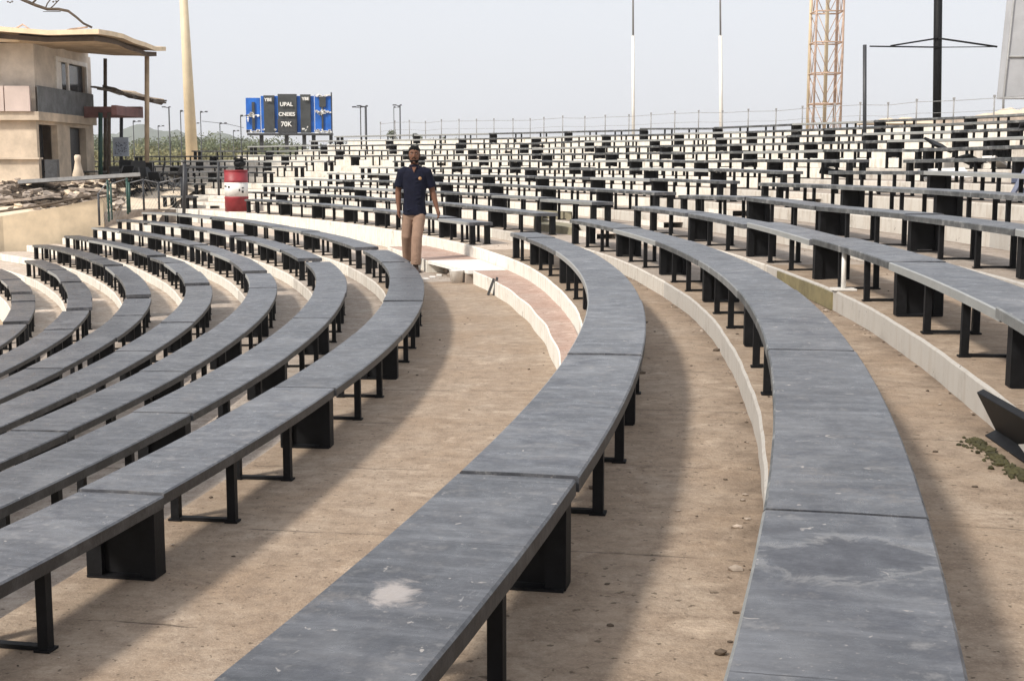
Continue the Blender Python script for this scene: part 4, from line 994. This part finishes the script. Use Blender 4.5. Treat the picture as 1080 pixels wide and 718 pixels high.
# head: skull, jaw, nose, ears, brow, lips
HC = Vector((0, -.012, 1.625))
body.rings([ell(0, -.02, 1.505, .028, .035), ell(0, -.028, 1.52, .048, .062), ell(0, -.022, 1.55, .062, .08), ell(0, -.016, 1.59, .070, .092), ell(0, -.012, 1.63, .075, .097), ell(0, -.005, 1.67, .074, .096), ell(0, 0, 1.70, .062, .082), ell(0, .003, 1.722, .040, .055), ell(0, .004, 1.731, .015, .02)])
body.tube([(0, -.100, 1.638), (0, -.118, 1.612), (0, -.124, 1.597), (0, -.108, 1.588)], [.009, .012, .015, .012], 8)
body.blob((-.026, -.100, 1.648), (.022, .012, .007)); body.blob((.026, -.100, 1.648), (.022, .012, .007))
body.blob((0, -.106, 1.565), (.024, .010, .0065)); body.blob((0, -.104, 1.556), (.022, .011, .007)); body.blob((0, -.085, 1.52), (.025, .02, .016))
for sx in (-1, 1): body.blob((sx*.078, .0, 1.612), (.009, .022, .032)); body.blob((sx*.045, -.078, 1.595), (.02, .02, .02))
def limb(a_, b_, c_, r): body.tube([J[a_], tuple((Vector(J[a_])+Vector(J[b_]))/2), J[b_], tuple(Vector(J[b_]).lerp(Vector(J[c_]), .3)), tuple(Vector(J[b_]).lerp(Vector(J[c_]), .75)), J[c_]], r, 14)
limb('sl', 'el', 'wl', [.055, .050, .042, .043, .032, .026]); limb('sr', 'er', 'wr', [.055, .050, .042, .043, .032, .026])
for sx in (-1, 1): body.blob((sx*.150, 0, 1.385), (.055, .05, .05))
limb('hl', 'kl', 'al', [.060, .066, .056, .058, .042, .036]); limb('hr', 'kr', 'ar', [.060, .066, .056, .058, .042, .036])
def hand(w_, dirn, palmn, mir):
    w_ = Vector(w_); d_ = Vector(dirn).normalized(); n_ = Vector(palmn).normalized(); s_ = d_.cross(n_).normalized()*mir
    n_ = n_
    body.tube([w_-d_*.01, w_+d_*.03, w_+d_*.055, w_+d_*.085], [.024, .027, .028, .024], 12)
    for i, (o_, ln) in enumerate(((.028, .070), (.010, .078), (-.009, .072), (-.027, .056))):
        b_ = w_+d_*.075+s_*o_; k1 = b_+(d_*.93+n_*.25)*ln*.45; k2 = k1+(d_*.75+n_*.6)*ln*.32; k3 = k2+(d_*.45+n_*.85)*ln*.25
        body.tube([b_-d_*.02, b_, k1, k2, k3], [.010, .0098, .009, .0082, .0065], 8)
    t0 = w_+d_*.025+s_*.022; body.tube([t0, t0+s_*.022+d_*.025+n_*.01, t0+s_*.026+d_*.055+n_*.022, t0+s_*.018+d_*.078+n_*.03], [.013, .0115, .010, .007], 8)
hand(J['wl'], (.05, -.18, -1), (.9, -.3, 0), 1); hand(J['wr'], (.30, -.22, -1), (-.8, -.4, -.1), -1)
bodyo = fuse(body, 'body', M['skin'], man, .0065, 2)
# hair, brows, beard, eyes
h_ = MB()
h_.rings([ell(0, .045, 1.575, .060, .055), ell(0, .034, 1.61, .076, .075), ell(0, .022, 1.655, .080, .088), ell(0, .012, 1.685, .079, .096), ell(0, .004, 1.71, .074, .094), ell(0, .0, 1.73, .060, .078), ell(0, 0, 1.745, .03, .04)])
for i in range(110):
    t = random.uniform(0, 6.28); e = random.uniform(.15, 1.4); p = Vector((.080*math.cos(t)*math.cos(e), .005+.094*math.sin(t)*math.cos(e), 1.665+.078*math.sin(e))); h_.blob(p, (.010, .010, .010), 0, 1, .2)
fuse(h_, 'hair', M['hair'], man, .005, 1)
b_ = MB()
b_.rings([ell(0, -.024, 1.500, .030, .038), ell(0, -.031, 1.517, .052, .066), ell(0, -.027, 1.54, .064, .080), ell(0, -.012, 1.56, .067, .075)])
b_.tube([(-.030, -.104, 1.562), (-.018, -.112, 1.575), (0, -.116, 1.577), (.018, -.112, 1.575), (.030, -.104, 1.562)], .0065, 6)
for sx in (-1, 1): b_.tube([(sx*.068, -.04, 1.55), (sx*.075, -.02, 1.60), (sx*.078, -.01, 1.64)], [.01, .008, .008], 6)
fuse(b_, 'beard', M['hair'], man, .005, 1)
q = MB()
for sx in (-1, 1): q.tube([(sx*.012, -.112, 1.653), (sx*.028, -.113, 1.659), (sx*.046, -.098, 1.652)], [.004, .0048, .003], 6)
q.build('eyebrows', M['hair'], man)
q = MB()
for sx in (-1, 1): q.blob((sx*.029, -.098, 1.634), (.013, .008, .0065)); q.blob((sx*.029, -.1045, 1.634), (.0058, .003, .0058), 1)
q.build('eyes', [M['eye'], M['hair']], man)
# polo shirt
s_ = MB()
s_.rings([ell(0, -.004, .785, .168, .130, tilt=.0), ell(-.004, -.004, .86, .162, .127), ell(-.004, -.006, .96, .152, .121), ell(0, -.01, 1.08, .154, .122), ell(0, -.008, 1.2, .164, .122), ell(0, -.006, 1.32, .174, .118), ell(0, 0, 1.40, .168, .105), ell(0, .008, 1.435, .125, .080), ell(0, .014, 1.462, .074, .060)])
for a_, b2 in (('sl', 'el'), ('sr', 'er')):
    A = Vector(J[a_]); B = Vector(J[b2]); s_.tube([A.lerp(Vector((0, 0, 1.37)), .55), A.lerp(Vector((0, 0, 1.37)), .2), A+Vector((0, 0, -.01)), A.lerp(B, .4), A.lerp(B, .78)], [.070, .078, .080, .074, .078], 16)
for i in range(9):      # soft folds
    z = .84+i*.055; x = random.uniform(-.1, .1); s_.tube([(x-.07, -.122, z), (x, -.129, z+.015), (x+.07, -.120, z+.035)], [.003, .006, .003], 6)
sh = fuse(s_, 'polo_shirt', M['navy'], man, .007, 2)
q = MB(); q.rings([ell(0, .008, 1.455, .082, .072), ell(0, .008, 1.485, .070, .063), ell(0, .008, 1.487, .064, .058), ell(0, .008, 1.46, .070, .062)], 0, False)
for sx in (-1, 1): q.prism([(sx*.008, -.082), (sx*.060, -.075), (sx*.062, -.045), (sx*.02, -.06)], [1.425, 1.445, 1.48, 1.478], [1.430, 1.450, 1.487, 1.484])
q.build('collar', M['navy'], sh)
q = MB(); q.prism([(-.028, -.098), (.030, -.098), (.002, -.127)], [1.44, 1.44, 1.375], [1.452, 1.452, 1.385]); q.build('open_neck', M['skin'], sh)
q = MB(); q.lathe([(.001, 0), (.024, 0), (.024, .004), (.001, .004)], 14); 
em = q.build('emblem', M['gold'], sh); em.rotation_euler = (R(88), 0, R(18)); em.location = (.085, -.128, 1.295)
# trousers
t_ = MB()
t_.rings([ell(0, 0, .72, .10, .09), ell(0, 0, .78, .146, .106), ell(0, 0, .88, .138, .10), ell(0, 0, .94, .132, .096)])
def leg(h2, k2, a2, r):
    H, K, A = Vector(J[h2]), Vector(J[k2]), Vector(J[a2]); t_.tube([H.lerp(K, .12), H.lerp(K, .38), H.lerp(K, .75), K, K.lerp(A, .3), K.lerp(A, .7), A.lerp(K, .02)], r, 18)
leg('hl', 'kl', 'al', [.066, .086, .080, .075, .076, .072, .070]); leg('hr', 'kr', 'ar', [.066, .086, .080, .075, .076, .072, .071])
for kk, aa in (('kl', 'al'), ('kr', 'ar')):
    K, A = Vector(J[kk]), Vector(J[aa])
    for i in range(7): c_ = K.lerp(A, .1+.13*i); sg_ = 1 if i % 2 else -1; t_.tube([c_+Vector((-.06, -.03, .01*sg_)), c_+Vector((0, -.073, -.008*sg_)), c_+Vector((.06, -.03, .015*sg_))], [.004, .010, .004], 6)
fuse(t_, 'trousers', M['khaki'], man, .007, 2)
def shoe(a2, dirn, lift=0):
    A = Vector(J[a2]); d_ = Vector(dirn).normalized(); q = MB(); z0 = lift
    pr = [(-.065, .036, .055), (-.03, .042, .075), (.03, .044, .065), (.09, .047, .045), (.15, .047, .036), (.19, .035, .026), (.205, .014, .015)]
    rs_ = []
    for t, rx, hz in pr:
        c_ = Vector((A.x, A.y, 0))+d_*t; sd_ = Vector((-d_.y, d_.x, 0)); ring = []
        for k in range(12):
            an = 2*math.pi*k/12; ring.append(tuple(c_+sd_*rx*math.cos(an)+Vector((0, 0, max(0, hz*(.75+.9*math.sin(an))*.75)+z0+max(0, -t)*lift*6))))
        rs_.append(ring)
    q.rings(rs_); q.tube([(A.x, A.y, .05+lift), (A.x, A.y, .11+lift)], .04, 12); o = q.build('shoe', M['shoe'], man)
shoe('ar', (.30, -1, 0)); shoe('al', (-.05, -1, 0), .03)
